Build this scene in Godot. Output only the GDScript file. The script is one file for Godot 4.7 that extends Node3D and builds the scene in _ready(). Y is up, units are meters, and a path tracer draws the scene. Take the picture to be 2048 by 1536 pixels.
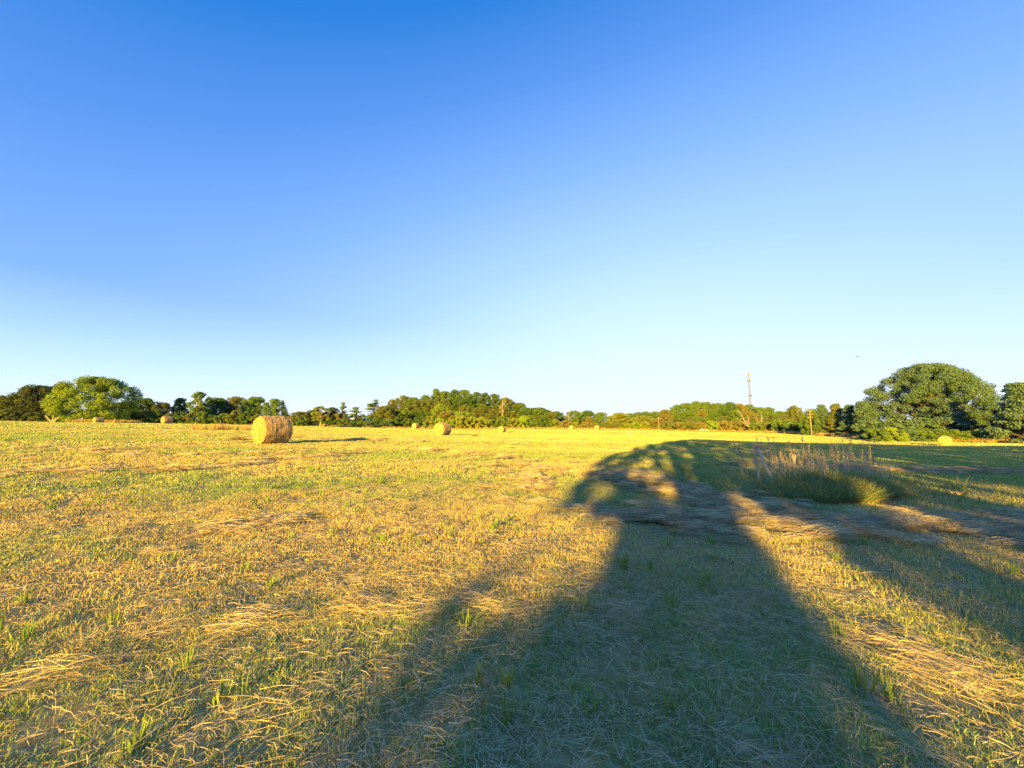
extends Node3D

# ---------------------------------------------------------------- terrain data
var RBF := [0.0,0.0,-0.00397,-3.0,2.0,0.01873,3.0,2.0,-0.02554,0.0,-12.0,0.00724,-15.0,-12.0,-0.00292,15.0,-12.0,-0.00858,5.8,7.5,0.01041,-6.0,7.0,0.02835,0.0,8.0,-0.00610,40.0,-12.0,-0.00151,-40.0,-12.0,0.00438,-60.0,10.0,-0.00031,60.0,10.0,0.01091,-109.6,80.0,-0.02392,-94.7,85.0,0.01711,-69.6,75.0,-0.01463,-12.8,20.0,-0.02506,-79.1,105.0,-0.00085,-8.1,44.0,0.00394,-25.6,100.0,-0.01483,-2.5,92.0,0.01980,28.7,125.0,-0.02815,23.2,74.0,0.00874,23.8,50.0,-0.01397,45.1,50.0,-0.00463,70.5,52.0,-0.08891,65.5,56.0,0.09548,77.7,79.0,-0.00637,98.8,135.0,-0.00637,90.7,180.0,0.02974,34.7,190.0,-0.00160,89.6,66.0,0.01188,-73.9,170.0,0.00826,-118.0,95.0,0.00156,-116.7,120.0,0.00226,-33.3,200.0,0.08482,-40.0,270.0,-0.15280,-20.0,270.0,-0.09894,0.0,270.0,0.02627,-80.0,270.0,0.02574,40.0,270.0,0.12806,110.0,260.0,-0.07574,-120.0,270.0,0.05141,-220.0,150.0,-0.00672,-220.0,250.0,0.00783,180.0,150.0,0.00369,200.0,250.0,0.01613,140.0,70.0,-0.00162,-200.0,60.0,0.00339,150.0,0.0,0.00257,-150.0,0.0,-0.00375,-100.0,-60.0,0.00063,100.0,-60.0,-0.00636,0.0,-60.0,-0.00520]
var RBF_PLANE := Vector3(0.138109,-0.010134,0.013722)
const GX0 := -260.0
const GD0 := -60.0
const GC := 2.0
const GNX := 261
const GND := 211
var grid := PackedFloat32Array()
var bump := FastNoiseLite.new()
var patch := FastNoiseLite.new()
var streak := FastNoiseLite.new()
var rng := RandomNumberGenerator.new()
var taken := {}
var mats := {}

const SUN_TURN := 22.0      # degrees off the view axis that the sunlight travels
const SUN_HEIGHT := 9.5

func _ready():
	rng.seed = 77
	setup_camera_and_light()
	bump.seed = 3; bump.frequency = 0.5; bump.fractal_octaves = 3
	patch.seed = 11; patch.frequency = 0.22; patch.fractal_octaves = 3
	streak.seed = 23; streak.frequency = 0.06; streak.fractal_octaves = 3
	make_grid()
	make_materials()
	build_ground()
	build_trees()
	build_shade_trees()
	build_bales()
	build_fences_and_posts()
	build_tower_and_poles()
	build_far_buildings()
	build_grass()
	build_hay()
	build_weed_patch()
	build_small_things()

# ---------------------------------------------------------------- camera, sky, sun
func setup_camera_and_light():
	var cam := Camera3D.new()
	cam.name = "camera"
	cam.fov = 92.13
	cam.far = 5000.0
	cam.near = 0.05
	cam.position = Vector3(0, 1.55, 0)
	cam.rotation_degrees = Vector3(6.32, 0, 0)
	add_child(cam)
	cam.current = true
	# clear evening sky: paler toward the horizon and along the sun's axis, deeper blue at right angles to it, by one rule all round
	var stops := [[-90.0, 0.10, 0.09, 0.05], [-1.0, 0.30, 0.28, 0.20], [0.0, 0.90, 0.99, 1.06], [5.0, 0.85, 0.98, 1.12], [14.5, 0.68, 0.92, 1.12], [28.5, 0.425, 0.70, 1.05], [42.0, 0.255, 0.50, 1.00], [57.0, 0.110, 0.325, 0.885], [69.0, 0.030, 0.224, 0.74], [125.0, 0.010, 0.185, 0.66]]
	var st := deg_to_rad(SUN_TURN)
	var se := deg_to_rad(SUN_HEIGHT)
	var to_sun := Vector3(-sin(st) * cos(se), sin(se), cos(st) * cos(se))
	var img := Image.create(360, 540, false, Image.FORMAT_RGBF)
	for y in 540:
		var el := 90.0 - 180.0 * (y + 0.5) / 540.0
		for x in 360:
			var az := deg_to_rad(x + 0.5 - 180.0)
			var e := deg_to_rad(el)
			var g := Vector3(sin(az) * cos(e), sin(e), -cos(az) * cos(e)).dot(to_sun)
			var q := el
			if el > 0.0: q += 30.0 * (1.0 - g * g) * minf(1.0, el / 15.0)
			for i in stops.size() - 1:
				if q >= stops[i][0] and q <= stops[i + 1][0]:
					var t: float = (q - stops[i][0]) / (stops[i + 1][0] - stops[i][0])
					img.set_pixel(x, y, Color(lerpf(stops[i][1], stops[i + 1][1], t), lerpf(stops[i][2], stops[i + 1][2], t), lerpf(stops[i][3], stops[i + 1][3], t)))
					break
	var sky_mat := PanoramaSkyMaterial.new()
	sky_mat.panorama = ImageTexture.create_from_image(img)
	var sky := Sky.new()
	sky.sky_material = sky_mat
	var env := Environment.new()
	env.background_mode = Environment.BG_SKY
	env.sky = sky
	env.tonemap_mode = Environment.TONE_MAPPER_LINEAR
	env.tonemap_exposure = 4.0
	env.background_energy_multiplier = 0.264
	env.sdfgi_enabled = true
	env.ssao_enabled = true
	env.ssil_enabled = true
	var we := WorldEnvironment.new()
	we.name = "world_environment"
	we.environment = env
	add_child(we)
	var sun := DirectionalLight3D.new()
	sun.name = "sun"
	sun.light_color = Color(1.0, 0.785, 0.27)
	sun.light_energy = 1.6
	sun.light_angular_distance = 0.5
	sun.shadow_enabled = true
	add_child(sun)
	var turn := deg_to_rad(SUN_TURN)
	var h := deg_to_rad(SUN_HEIGHT)
	sun.look_at_from_position(Vector3.ZERO, Vector3(sin(turn) * cos(h), -sin(h), -cos(turn) * cos(h)))

# ---------------------------------------------------------------- helpers
func make_grid():
	grid.resize(GNX * GND)
	var n := RBF.size() / 3
	var ax := PackedFloat32Array(); var ad := PackedFloat32Array(); var aw := PackedFloat32Array()
	for i in n:
		ax.append(RBF[i * 3]); ad.append(RBF[i * 3 + 1]); aw.append(RBF[i * 3 + 2])
	for j in GND:
		var d: float = GD0 + GC * j
		for i in GNX:
			var x: float = GX0 + GC * i
			var s: float = RBF_PLANE.x + RBF_PLANE.y * x + RBF_PLANE.z * d
			for k in n:
				var dx: float = x - ax[k]
				var dd: float = d - ad[k]
				s += aw[k] * sqrt(dx * dx + dd * dd + 64.0)
			grid[j * GNX + i] = s

func ground(x: float, d: float) -> float:
	var fx: float = clampf((x - GX0) / GC, 0.0, GNX - 1.001)
	var fd: float = clampf((d - GD0) / GC, 0.0, GND - 1.001)
	var i := int(fx); var j := int(fd)
	fx -= i; fd -= j
	var k := j * GNX + i
	var h: float = lerpf(lerpf(grid[k], grid[k + 1], fx), lerpf(grid[k + GNX], grid[k + GNX + 1], fx), fd)
	return h + bump.get_noise_2d(x, d) * 0.05

func at(x: float, d: float, up := 0.0) -> Vector3:
	return Vector3(x, ground(x, d) + up, -d)

func numbered(called: String) -> String:
	var n: int = taken.get(called, 0)
	taken[called] = n + 1
	return called if n == 0 else "%s_%03d" % [called, n]

func tag(o: Node, label: String, category: String, group := "", kind := ""):
	if label: o.set_meta("label", label)
	if category: o.set_meta("category", category)
	if group: o.set_meta("group", group)
	if kind: o.set_meta("kind", kind)
	return o

func thing(called: String, label: String, category: String, where: Vector3, turn := 0.0, group := "") -> Node3D:
	var o := Node3D.new()
	o.name = numbered(called)
	add_child(o)
	o.position = where
	o.rotation.y = turn
	tag(o, label, category, group)
	return o

func part(called: String, mesh: Mesh, mat: Material, parent: Node) -> MeshInstance3D:
	var o := MeshInstance3D.new()
	o.name = called
	o.mesh = mesh
	o.material_override = mat
	o.cast_shadow = GeometryInstance3D.SHADOW_CASTING_SETTING_ON
	parent.add_child(o, true)
	return o

func lin(r: float, g: float, b: float) -> Color:
	return Color(r, g, b).linear_to_srgb()

func plain(r: float, g: float, b: float, rough := 0.85, vertex := false) -> StandardMaterial3D:
	var m := StandardMaterial3D.new()
	m.albedo_color = lin(r, g, b)
	m.roughness = rough
	m.metallic_specular = 0.25
	m.vertex_color_use_as_albedo = vertex
	m.cull_mode = BaseMaterial3D.CULL_DISABLED
	return m

func leafy(r: float, g: float, b: float, back: float) -> StandardMaterial3D:
	var m := plain(r, g, b, 0.65, true)
	m.backlight_enabled = true
	m.backlight = Color(back, back, back * 0.45)
	return m

func noise_image(sd: int, freq: float, size: int, ramp: Gradient, kind := FastNoiseLite.TYPE_SIMPLEX_SMOOTH) -> ImageTexture:
	var n := FastNoiseLite.new()
	n.seed = sd; n.frequency = freq; n.noise_type = kind; n.fractal_octaves = 4
	var src := n.get_seamless_image(size, size)
	var img := Image.create(size, size, true, Image.FORMAT_RGB8)
	for y in size:
		for x in size:
			img.set_pixel(x, y, ramp.sample(src.get_pixel(x, y).r))
	img.generate_mipmaps()
	return ImageTexture.create_from_image(img)

func ramp2(a: Color, b: Color) -> Gradient:
	var g := Gradient.new()
	g.set_color(0, a); g.set_color(1, b)
	return g

func make_materials():
	# foliage hues (linear base colours)
	mats["deep"] = leafy(0.074, 0.146, 0.036, 0.32)
	mats["dark"] = leafy(0.066, 0.092, 0.030, 0.25)
	mats["mid"] = leafy(0.118, 0.205, 0.044, 0.34)
	mats["bright"] = leafy(0.205, 0.315, 0.042, 0.42)
	mats["yellow"] = leafy(0.225, 0.275, 0.050, 0.40)
	mats["olive"] = leafy(0.135, 0.170, 0.050, 0.30)
	mats["ochre"] = leafy(0.200, 0.195, 0.060, 0.30)
	mats["blue"] = leafy(0.094, 0.170, 0.110, 0.24)
	mats["bark"] = plain(0.085, 0.065, 0.05, 0.95)
	mats["pale_bark"] = plain(0.30, 0.255, 0.19, 0.9)
	mats["grey_bark"] = plain(0.22, 0.19, 0.16, 0.95)
	mats["grass"] = leafy(1, 1, 1, 0.6)
	mats["straw"] = plain(1, 1, 1, 0.6, true)
	mats["post"] = plain(0.27, 0.22, 0.16, 0.9)
	mats["white"] = plain(0.55, 0.54, 0.52, 0.6)
	mats["wire"] = plain(0.30, 0.30, 0.29, 0.5)
	mats["steel"] = plain(0.20, 0.22, 0.25, 0.55)
	mats["glass"] = plain(0.03, 0.035, 0.04, 0.1)
	mats["roof"] = plain(0.66, 0.64, 0.60, 0.7)
	mats["tan_roof"] = plain(0.50, 0.36, 0.22, 0.8)
	mats["wall"] = plain(0.36, 0.33, 0.28, 0.85)
	mats["rubber"] = plain(0.03, 0.03, 0.03, 0.8)
	mats["pink"] = plain(0.72, 0.36, 0.36, 0.7)
	mats["bird"] = plain(0.03, 0.03, 0.035, 0.8)

# ---- growing arrays for loose faces
class Faces:
	var v := PackedVector3Array()
	var n := PackedVector3Array()
	var c := PackedColorArray()
	func tri(a: Vector3, b: Vector3, d: Vector3, col: Color):
		var m := (d - a).cross(b - a).normalized()
		v.append(a); v.append(b); v.append(d)
		n.append(m); n.append(m); n.append(m)
		c.append(col); c.append(col); c.append(col)
	func quad(a: Vector3, b: Vector3, d: Vector3, e: Vector3, col: Color):
		tri(a, b, d, col)
		tri(a, d, e, col)
	# tapered tube along points
	func tube(pts: Array, radii: Array, sides: int, col: Color):
		var rings := []
		for i in pts.size():
			var dir: Vector3 = (pts[mini(i + 1, pts.size() - 1)] - pts[maxi(i - 1, 0)]).normalized()
			var side: Vector3 = dir.cross(Vector3.UP if absf(dir.y) < 0.95 else Vector3.RIGHT).normalized()
			var up: Vector3 = side.cross(dir)
			var ring := []
			for k in sides:
				var an := TAU * k / sides
				ring.append([pts[i] + (side * cos(an) + up * sin(an)) * radii[i], side * cos(an) + up * sin(an)])
			rings.append(ring)
		for i in pts.size() - 1:
			for k in sides:
				var k2 := (k + 1) % sides
				for q in [[i, k], [i + 1, k2], [i + 1, k], [i, k], [i, k2], [i + 1, k2]]:
					v.append(rings[q[0]][q[1]][0]); n.append(rings[q[0]][q[1]][1]); c.append(col)
		for e in [0, pts.size() - 1]:
			for k in range(1, sides - 1):
				tri(rings[e][0][0], rings[e][k][0], rings[e][k + 1][0], col)
	func box(lo: Vector3, hi: Vector3, col: Color, tr := Transform3D.IDENTITY):
		var p := []
		for i in 8:
			p.append(tr * Vector3(hi.x if i & 1 else lo.x, hi.y if i & 2 else lo.y, hi.z if i & 4 else lo.z))
		for f in [[0, 1, 3, 2], [5, 4, 6, 7], [4, 0, 2, 6], [1, 5, 7, 3], [2, 3, 7, 6], [4, 5, 1, 0]]:
			quad(p[f[0]], p[f[1]], p[f[2]], p[f[3]], col)
	func mesh() -> ArrayMesh:
		var a := []
		a.resize(Mesh.ARRAY_MAX)
		a[Mesh.ARRAY_VERTEX] = v; a[Mesh.ARRAY_NORMAL] = n; a[Mesh.ARRAY_COLOR] = c
		var m := ArrayMesh.new()
		m.add_surface_from_arrays(Mesh.PRIMITIVE_TRIANGLES, a)
		return m

func rdir(r: RandomNumberGenerator) -> Vector3:
	var z := r.randf_range(-1, 1)
	var a := r.randf() * TAU
	var s := sqrt(1 - z * z)
	return Vector3(s * cos(a), z, s * sin(a))

const WHITE := Color(1, 1, 1)

# ---------------------------------------------------------------- the ground
func build_ground():
	var radii := PackedFloat32Array([0.0])
	var r := 0.5
	while r < 420.0:
		radii.append(r)
		r *= 1.045
	for far in [520.0, 800.0, 1400.0, 3000.0]:
		radii.append(far)
	var na := 240
	var v := PackedVector3Array(); var n := PackedVector3Array(); var c := PackedColorArray(); var idx := PackedInt32Array()
	for rr in radii:
		for k in na:
			var an := TAU * k / na
			var x: float = rr * sin(an)
			var d: float = rr * cos(an)
			var p := at(x, d)
			if rr > 450.0: p.y = lerpf(p.y, -4.0, minf(1.0, (rr - 450.0) / 800.0))
			v.append(p)
			var e: float = maxf(0.05, rr * 0.03)
			n.append(Vector3(ground(x - e, d) - ground(x + e, d), 2 * e, ground(x, d + e) - ground(x, d - e)).normalized() if rr < 400 else Vector3.UP)
			var t := 0.5 + 0.5 * patch.get_noise_2d(x * 1.5, d * 2.5)
			var s := 0.5 + 0.5 * streak.get_noise_2d(x * 0.30 + d * 0.12, d * 3.0 - x * 0.5)
			var col := Color(0.41, 0.34, 0.16).lerp(Color(0.46, 0.42, 0.19), t)
			col = col.lerp(Color(0.28, 0.29, 0.14), s * 0.5)
			c.append(col)
	for i in radii.size() - 1:
		for k in na:
			var k2 := (k + 1) % na
			var a := i * na + k; var b := i * na + k2; var a2 := a + na; var b2 := b + na
			idx.append_array(PackedInt32Array([a, a2, b2, a, b2, b]))
	var arr := []
	arr.resize(Mesh.ARRAY_MAX)
	arr[Mesh.ARRAY_VERTEX] = v; arr[Mesh.ARRAY_NORMAL] = n; arr[Mesh.ARRAY_COLOR] = c; arr[Mesh.ARRAY_INDEX] = idx
	var m := ArrayMesh.new()
	m.add_surface_from_arrays(Mesh.PRIMITIVE_TRIANGLES, arr)
	var mat := StandardMaterial3D.new()
	mat.vertex_color_use_as_albedo = true
	mat.roughness = 0.95
	mat.metallic_specular = 0.15
	mat.albedo_texture = noise_image(5, 0.02, 512, ramp2(Color(0.72, 0.69, 0.62), Color(1, 1, 1)))
	mat.uv1_triplanar = true
	mat.uv1_world_triplanar = true
	mat.uv1_scale = Vector3(0.9, 0.9, 0.9)
	var g := part("ground", m, mat, self)
	tag(g, "thatch and soil under the mown hay field", "ground", "", "structure")

# ---------------------------------------------------------------- trees
# a cloud of leaf sprays on rounded masses; each mass is [centre, radii]
func leaf_cloud(f: Faces, lobes: Array, count: int, leaf: float, r: RandomNumberGenerator, flat := 0.0):
	var total := 0.0
	for l in lobes: total += l[1].x * l[1].y
	for l in lobes:
		var k := int(count * l[1].x * l[1].y / total)
		var tone := r.randf_range(0.78, 1.2)
		var warm := r.randf_range(-0.10, 0.12)
		for i in k:
			var dir := rdir(r)
			var p: Vector3 = l[0] + dir * l[1] * pow(r.randf(), 0.28) * r.randf_range(0.86, 1.10)
			var nn := (dir * 0.75 + rdir(r) * 0.75 + Vector3(0, 0.15 + flat, 0)).normalized()
			var s := nn.cross(rdir(r)).normalized()
			var u := s.cross(nn)
			var le := leaf * r.randf_range(0.6, 1.35)
			var t := tone * r.randf_range(0.7, 1.32)
			var col := Color(t * (1.0 + warm), t, t * (1.0 - warm * 1.5))
			var bend := nn * le * 0.18
			var a := p - s * le * 0.5
			var b := p + s * le * 0.55
			var q := u * le * 0.36
			f.tri(a, p + q - bend, b, col)
			f.tri(a, b, p - q - bend, col)

# masses spread over a crown outline of a given height and half width; low = where the crown starts
func crown_masses(r: RandomNumberGenerator, n: int, h: float, half: float, belly: float, low: float, s0: float, s1: float, flat: float) -> Array:
	var lobes := []
	var k1 := r.randf() * TAU
	var k2 := r.randf() * TAU
	for i in n:
		var y := low + (1.0 - low) * (i + r.randf()) / n
		var an := i * 2.39996 + r.randf_range(-0.5, 0.5)
		var env := 0.0
		if y > belly: env = sqrt(maxf(0.0, 1.0 - pow((y - belly) / (1.0 - belly), 2.0)))
		else: env = 0.80 + 0.20 * (y / belly)
		env *= 1.0 + (0.10 if n > 150 else 0.12) * sin(an * 2.0 + k1 + y * 3.0) + 0.08 * sin(an * 3.0 + k2 - y * 7.0)
		if y > 0.2 and bump.get_noise_3d(cos(an) * 3.0 + k1 * 9.0, y * 5.0, sin(an) * 3.0 + k2 * 9.0) < (-0.5 if n > 60 else -0.36): continue
		var s := r.randf_range(s0, s1) * (0.75 if r.randf() < 0.4 else 1.0)
		var deep := r.randf_range(0.80, 1.0) if i % 3 else r.randf_range(0.15, 0.75)
		var rad := maxf(0.0, env * half - s * 0.7) * deep
		lobes.append([Vector3(cos(an) * rad, minf(y * h, h - s * flat * 0.8), sin(an) * rad), Vector3(s * 1.1, s * flat, s * 1.1)])
	return lobes

func crown_lobes(r: RandomNumberGenerator, kind: String) -> Array:
	if kind == "round": return crown_masses(r, 110, 10.0, 5.5, 0.36, 0.03, 0.6, 1.3, 0.95)
	if kind == "tall": return crown_masses(r, 66, 10.0, 3.1, 0.36, 0.03, 0.5, 0.95, 1.0)
	if kind == "bush": return crown_masses(r, 40, 3.0, 2.0, 0.36, 0.04, 0.28, 0.58, 0.9)
	if kind == "pale": return crown_masses(r, 44, 10.0, 3.4, 0.60, 0.26, 0.5, 0.95, 0.9)
	var lobes := []
	if kind == "sparse":    # 10 high, 7 wide, airy sprays at limb ends
		for i in 34:
			var an := i * 2.4 + r.randf()
			var y := r.randf_range(0.25, 0.98)
			var rad := r.randf_range(0.2, 1.0) * (1.25 - y) * 3.9
			var s := r.randf_range(0.35, 0.75)
			lobes.append([Vector3(cos(an) * rad, y * 9.7, sin(an) * rad), Vector3(s * 1.4, s * 0.7, s * 1.4)])
	elif kind == "conifer":   # 10 high, 8 wide, ragged boughs
		for i in 90:
			var y := 0.04 + 0.95 * (i + r.randf()) / 90.0
			var an := i * 2.4 + r.randf()
			var rad := r.randf_range(0.45, 1.1) * (pow(1.0 - y, 0.8) * 3.6 + 0.25)
			var s := r.randf_range(0.45, 0.9)
			lobes.append([Vector3(cos(an) * rad, y * 9.7, sin(an) * rad), Vector3(s * 1.35, s * 0.6, s * 1.35)])
	return lobes

func limb_points(r: RandomNumberGenerator, a: Vector3, b: Vector3, wob: float) -> Array:
	var pts := [a]
	for i in range(1, 4):
		pts.append(a.lerp(b, i / 4.0) + rdir(r) * wob + Vector3(0, wob * (1.0 - absf(i - 2) * 0.5), 0))
	pts.append(b)
	return pts

func trunk_mesh(r: RandomNumberGenerator, lobes: Array, height: float, girth: float, share := 0.6) -> ArrayMesh:
	var f := Faces.new()
	var top := Vector3(r.randf_range(-0.3, 0.3), height, r.randf_range(-0.3, 0.3))
	f.tube(limb_points(r, Vector3(0, -0.4, 0), top, 0.12), [girth * 1.3, girth, girth * 0.8, girth * 0.55, girth * 0.2], 7, WHITE)
	for i in lobes.size():
		if r.randf() > share: continue
		var c: Vector3 = lobes[i][0]
		var from := Vector3(0, clampf(c.y * 0.55, height * 0.12, height * 0.8), 0)
		from.x = top.x * from.y / height
		from.z = top.z * from.y / height
		var g := girth * 0.38
		f.tube(limb_points(r, from, c, 0.15), [g, g * 0.8, g * 0.6, g * 0.4, g * 0.15], 5, WHITE)
	return f.mesh()

func dead_tree_mesh(r: RandomNumberGenerator, kind: int) -> ArrayMesh:
	var f := Faces.new()
	var stems := []
	if kind == 0:     # a wide V of heavy leaning limbs
		stems = [[Vector3(0, -0.4, 0), Vector3(-4.6, 9.6, 0.5), 0.22], [Vector3(0.2, -0.4, 0.3), Vector3(-1.2, 7.4, -0.6), 0.15], [Vector3(3.0, -0.4, 0.2), Vector3(3.4, 8.6, 0), 0.2], [Vector3(2.8, 0.6, 0.2), Vector3(1.4, 6.2, 0.5), 0.13], [Vector3(-0.9, 2.0, 0), Vector3(-5.2, 5.0, 0.8), 0.13]]
	elif kind == 1:
		stems = [[Vector3(0, -0.4, 0), Vector3(0.3, 10.0, 0), 0.22]]
	else:
		stems = [[Vector3(0, -0.4, 0), Vector3(0.2, 10.0, 0), 0.2]]
	var n: int = stems.size()
	for i in n:
		var s: Array = stems[i]
		var pts := limb_points(r, s[0], s[1], 0.22)
		f.tube(pts, [s[2] * 1.2, s[2], s[2] * 0.75, s[2] * 0.5, s[2] * 0.18], 7, WHITE)
		for k in (7 if kind == 0 else 17):
			var t := r.randf_range(0.3, 0.95)
			var from: Vector3 = s[0].lerp(s[1], t)
			var dir := (rdir(r) * Vector3(1, 0.3, 1) + Vector3(0, 0.75, 0)).normalized()
			var len := r.randf_range(1.2, 3.2) * (1.2 - t * 0.6)
			var to := from + dir * len
			var g: float = s[2] * 0.36 * (1.1 - t * 0.5)
			f.tube([from, from.lerp(to, 0.5) + rdir(r) * 0.15, to], [g, g * 0.7, g * 0.2], 5, WHITE)
			for m in 3:
				var a := from.lerp(to, r.randf_range(0.4, 0.9))
				f.tube([a, a + (dir + rdir(r)).normalized() * r.randf_range(0.4, 1.1)], [g * 0.45, g * 0.12], 4, WHITE)
	return f.mesh()

func build_trees():
	var kinds := {}
	var spec := {"round": [7, 20000, 0.28, 10.0, 11.0, 0.30], "tall": [3, 8000, 0.31, 10.0, 6.2, 0.22], "bush": [4, 4200, 0.20, 3.0, 4.0, 0.10], "sparse": [2, 2600, 0.30, 10.0, 7.0, 0.20], "pale": [2, 6000, 0.31, 10.0, 7.0, 0.30], "conifer": [3, 12000, 0.28, 10.0, 8.0, 0.24]}
	var r := RandomNumberGenerator.new()
	for k in spec:
		var s: Array = spec[k]
		var list := []
		for i in s[0]:
			r.seed = hash(k) % 1000 + i * 17
			var lobes := crown_lobes(r, k)
			var f := Faces.new()
			leaf_cloud(f, lobes, s[1], s[2], r, 0.0)
			list.append([f.mesh(), trunk_mesh(r, lobes, s[3] * 0.9, s[5], 0.35 if k == "round" or k == "bush" else 0.8)])
		kinds[k] = list
	var count := 0
	for row in TREES:
		var where := at(row[6], row[7], -0.05)
		var t := thing(row[0], row[1], row[3], where, 0.0, row[2])
		if row[4] == "forked":
			forked_tree(t, row[8], row[9])
			continue
		if row[4] == "giant":
			giant_tree(t, row[8], row[9])
			continue
		if row[4] == "dead":
			r.seed = 40 + int(row[10])
			var dm := part("trunk", dead_tree_mesh(r, int(row[10])), mats["pale_bark"] if row[10] < 2 else mats["grey_bark"], t)
			dm.scale = Vector3(row[9] / 9.0, row[8] / 10.0, row[9] / 9.0) if row[10] < 1 else Vector3.ONE * (row[8] / 10.0)
			continue
		var s: Array = spec[row[4]]
		var pick: Array = kinds[row[4]][count % kinds[row[4]].size()]
		count += 1
		var sc := Vector3(row[9] / s[4], row[8] / s[3], row[9] / s[4])
		var turn: float = row[10] if row[4] != "pale" else 0.0
		var tr := part("trunk", pick[1], mats["pale_bark"] if row[4] == "pale" else mats["bark"], t)
		var cr := part("crown", pick[0], mats[row[5]], t)
		for q in [tr, cr]:
			q.scale = sc
			q.rotation.y = turn

func forked_tree(t: Node3D, h: float, w: float):
	var r := RandomNumberGenerator.new()
	r.seed = 901
	var lobes := []
	for l in crown_masses(r, 230, h, w * 0.5, 0.40, 0.03, 0.7, 1.5, 0.95):
		# open below on the side where the forked trunk shows
		if l[0].y < 2.2 and absf(l[0].x + 4.0) < 2.2 and l[0].z > 0.0: continue
		lobes.append(l)
	var f := Faces.new()
	leaf_cloud(f, lobes, 60000, 0.25, r)
	part("crown", f.mesh(), mats["bright"], t)
	var g := Faces.new()
	var o := Vector3(-4.0, 0, w * 0.30)
	g.tube([o + Vector3(0, -0.5, 0), o + Vector3(0, 0.5, 0)], [0.5, 0.36], 9, WHITE)
	for e in [Vector3(-1.7, 1.9, 0.2), Vector3(-0.7, 2.6, -0.6), Vector3(0.8, 2.6, -0.4), Vector3(1.9, 1.8, 0.2)]:
		g.tube(limb_points(r, o + Vector3(0, 0.2, 0), o + e, 0.06), [0.27, 0.22, 0.19, 0.16, 0.12], 7, WHITE)
		g.tube(limb_points(r, o + e, o + e * 1.5 + Vector3(1, 1, -5), 0.2), [0.16, 0.14, 0.12, 0.1, 0.04], 6, WHITE)
	part("trunk", g.mesh(), mats["pale_bark"], t)

func giant_tree(t: Node3D, h: float, w: float):
	var r := RandomNumberGenerator.new()
	r.seed = 517
	var lobes := []
	lobes = crown_masses(r, 420, h, w * 0.5, 0.30, 0.02, 0.75, 1.7, 0.85)
	var f := Faces.new()
	leaf_cloud(f, lobes, 140000, 0.25, r, 0.0)
	part("crown", f.mesh(), mats["blue"], t)
	part("trunk", trunk_mesh(r, lobes, h * 0.55, 0.6, 0.2), mats["bark"], t)

# the trees behind the camera whose shade lies over the near field, set in the sun's own frame: u across the sunlight, a along it
func sun_frame(u: float, a: float) -> Vector2:
	var t := deg_to_rad(SUN_TURN)
	return Vector2(u * cos(t) + a * sin(t), -u * sin(t) + a * cos(t))

func shade_top(u: float) -> float:
	var pts := [[-2.6, 5.6], [-2.0, 6.6], [-1.0, 8.4], [1.0, 10.4], [3.4, 12.3], [6.0, 12.3], [10.0, 11.6], [18.0, 12.6], [30.0, 14.4], [60.0, 15.2]]
	for i in pts.size() - 1:
		if u < pts[i + 1][0]:
			return lerpf(pts[i][1], pts[i + 1][1], clampf((u - pts[i][0]) / (pts[i + 1][0] - pts[i][0]), 0, 1))
	return 15.2

func shade_here(u: float, hh: float, nz: FastNoiseLite, soft: float) -> bool:
	var wob := nz.get_noise_2d(u * 1.2, hh * 1.2)
	var left := lerpf(-1.3, -0.6, clampf((hh - 3.05) / 0.35, 0, 1))
	if hh > 3.88: left = lerpf(-1.8, -2.4, clampf((hh - 3.9) / 1.6, 0, 1))
	if hh < 3.3: left = -2.5
	if u < left + wob * 0.3: return false
	if hh < 3.3 and soft > clampf(0.03 + pow(maxf(0.0, u - left) * 0.42, 1.6), 0.0, 1.0): return false
	if hh > shade_top(u) + wob * 0.7: return false
	# openings
	var w2 := wob * 0.25
	if hh < 4.15 + wob * 0.3 and u > 1.10 + w2 * 0.5 and u < 2.0 + w2 * 0.5: return false
	if hh > 3.6 and hh < 4.45 and absf(u - 3.9 + w2) < 0.11: return false
	if hh > 4.6 and hh < 6.0 and absf(u - 7.1 + w2) < 0.15: return false
	if hh > 4.12 and hh < 5.9 and u > -1.3 + w2 * 2.0 and u < 0.85 - (hh - 4.2) * 0.3 + w2 * 2.0:
		return nz.get_noise_2d(u * 2.0 + 11.0, hh * 2.6) > 0.27
	if hh > 4.1 and hh < 8.8 and u < 1.6:
		return nz.get_noise_2d(u * 2.6 + 31.0, hh * 3.2) > -0.06
	return true

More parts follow.
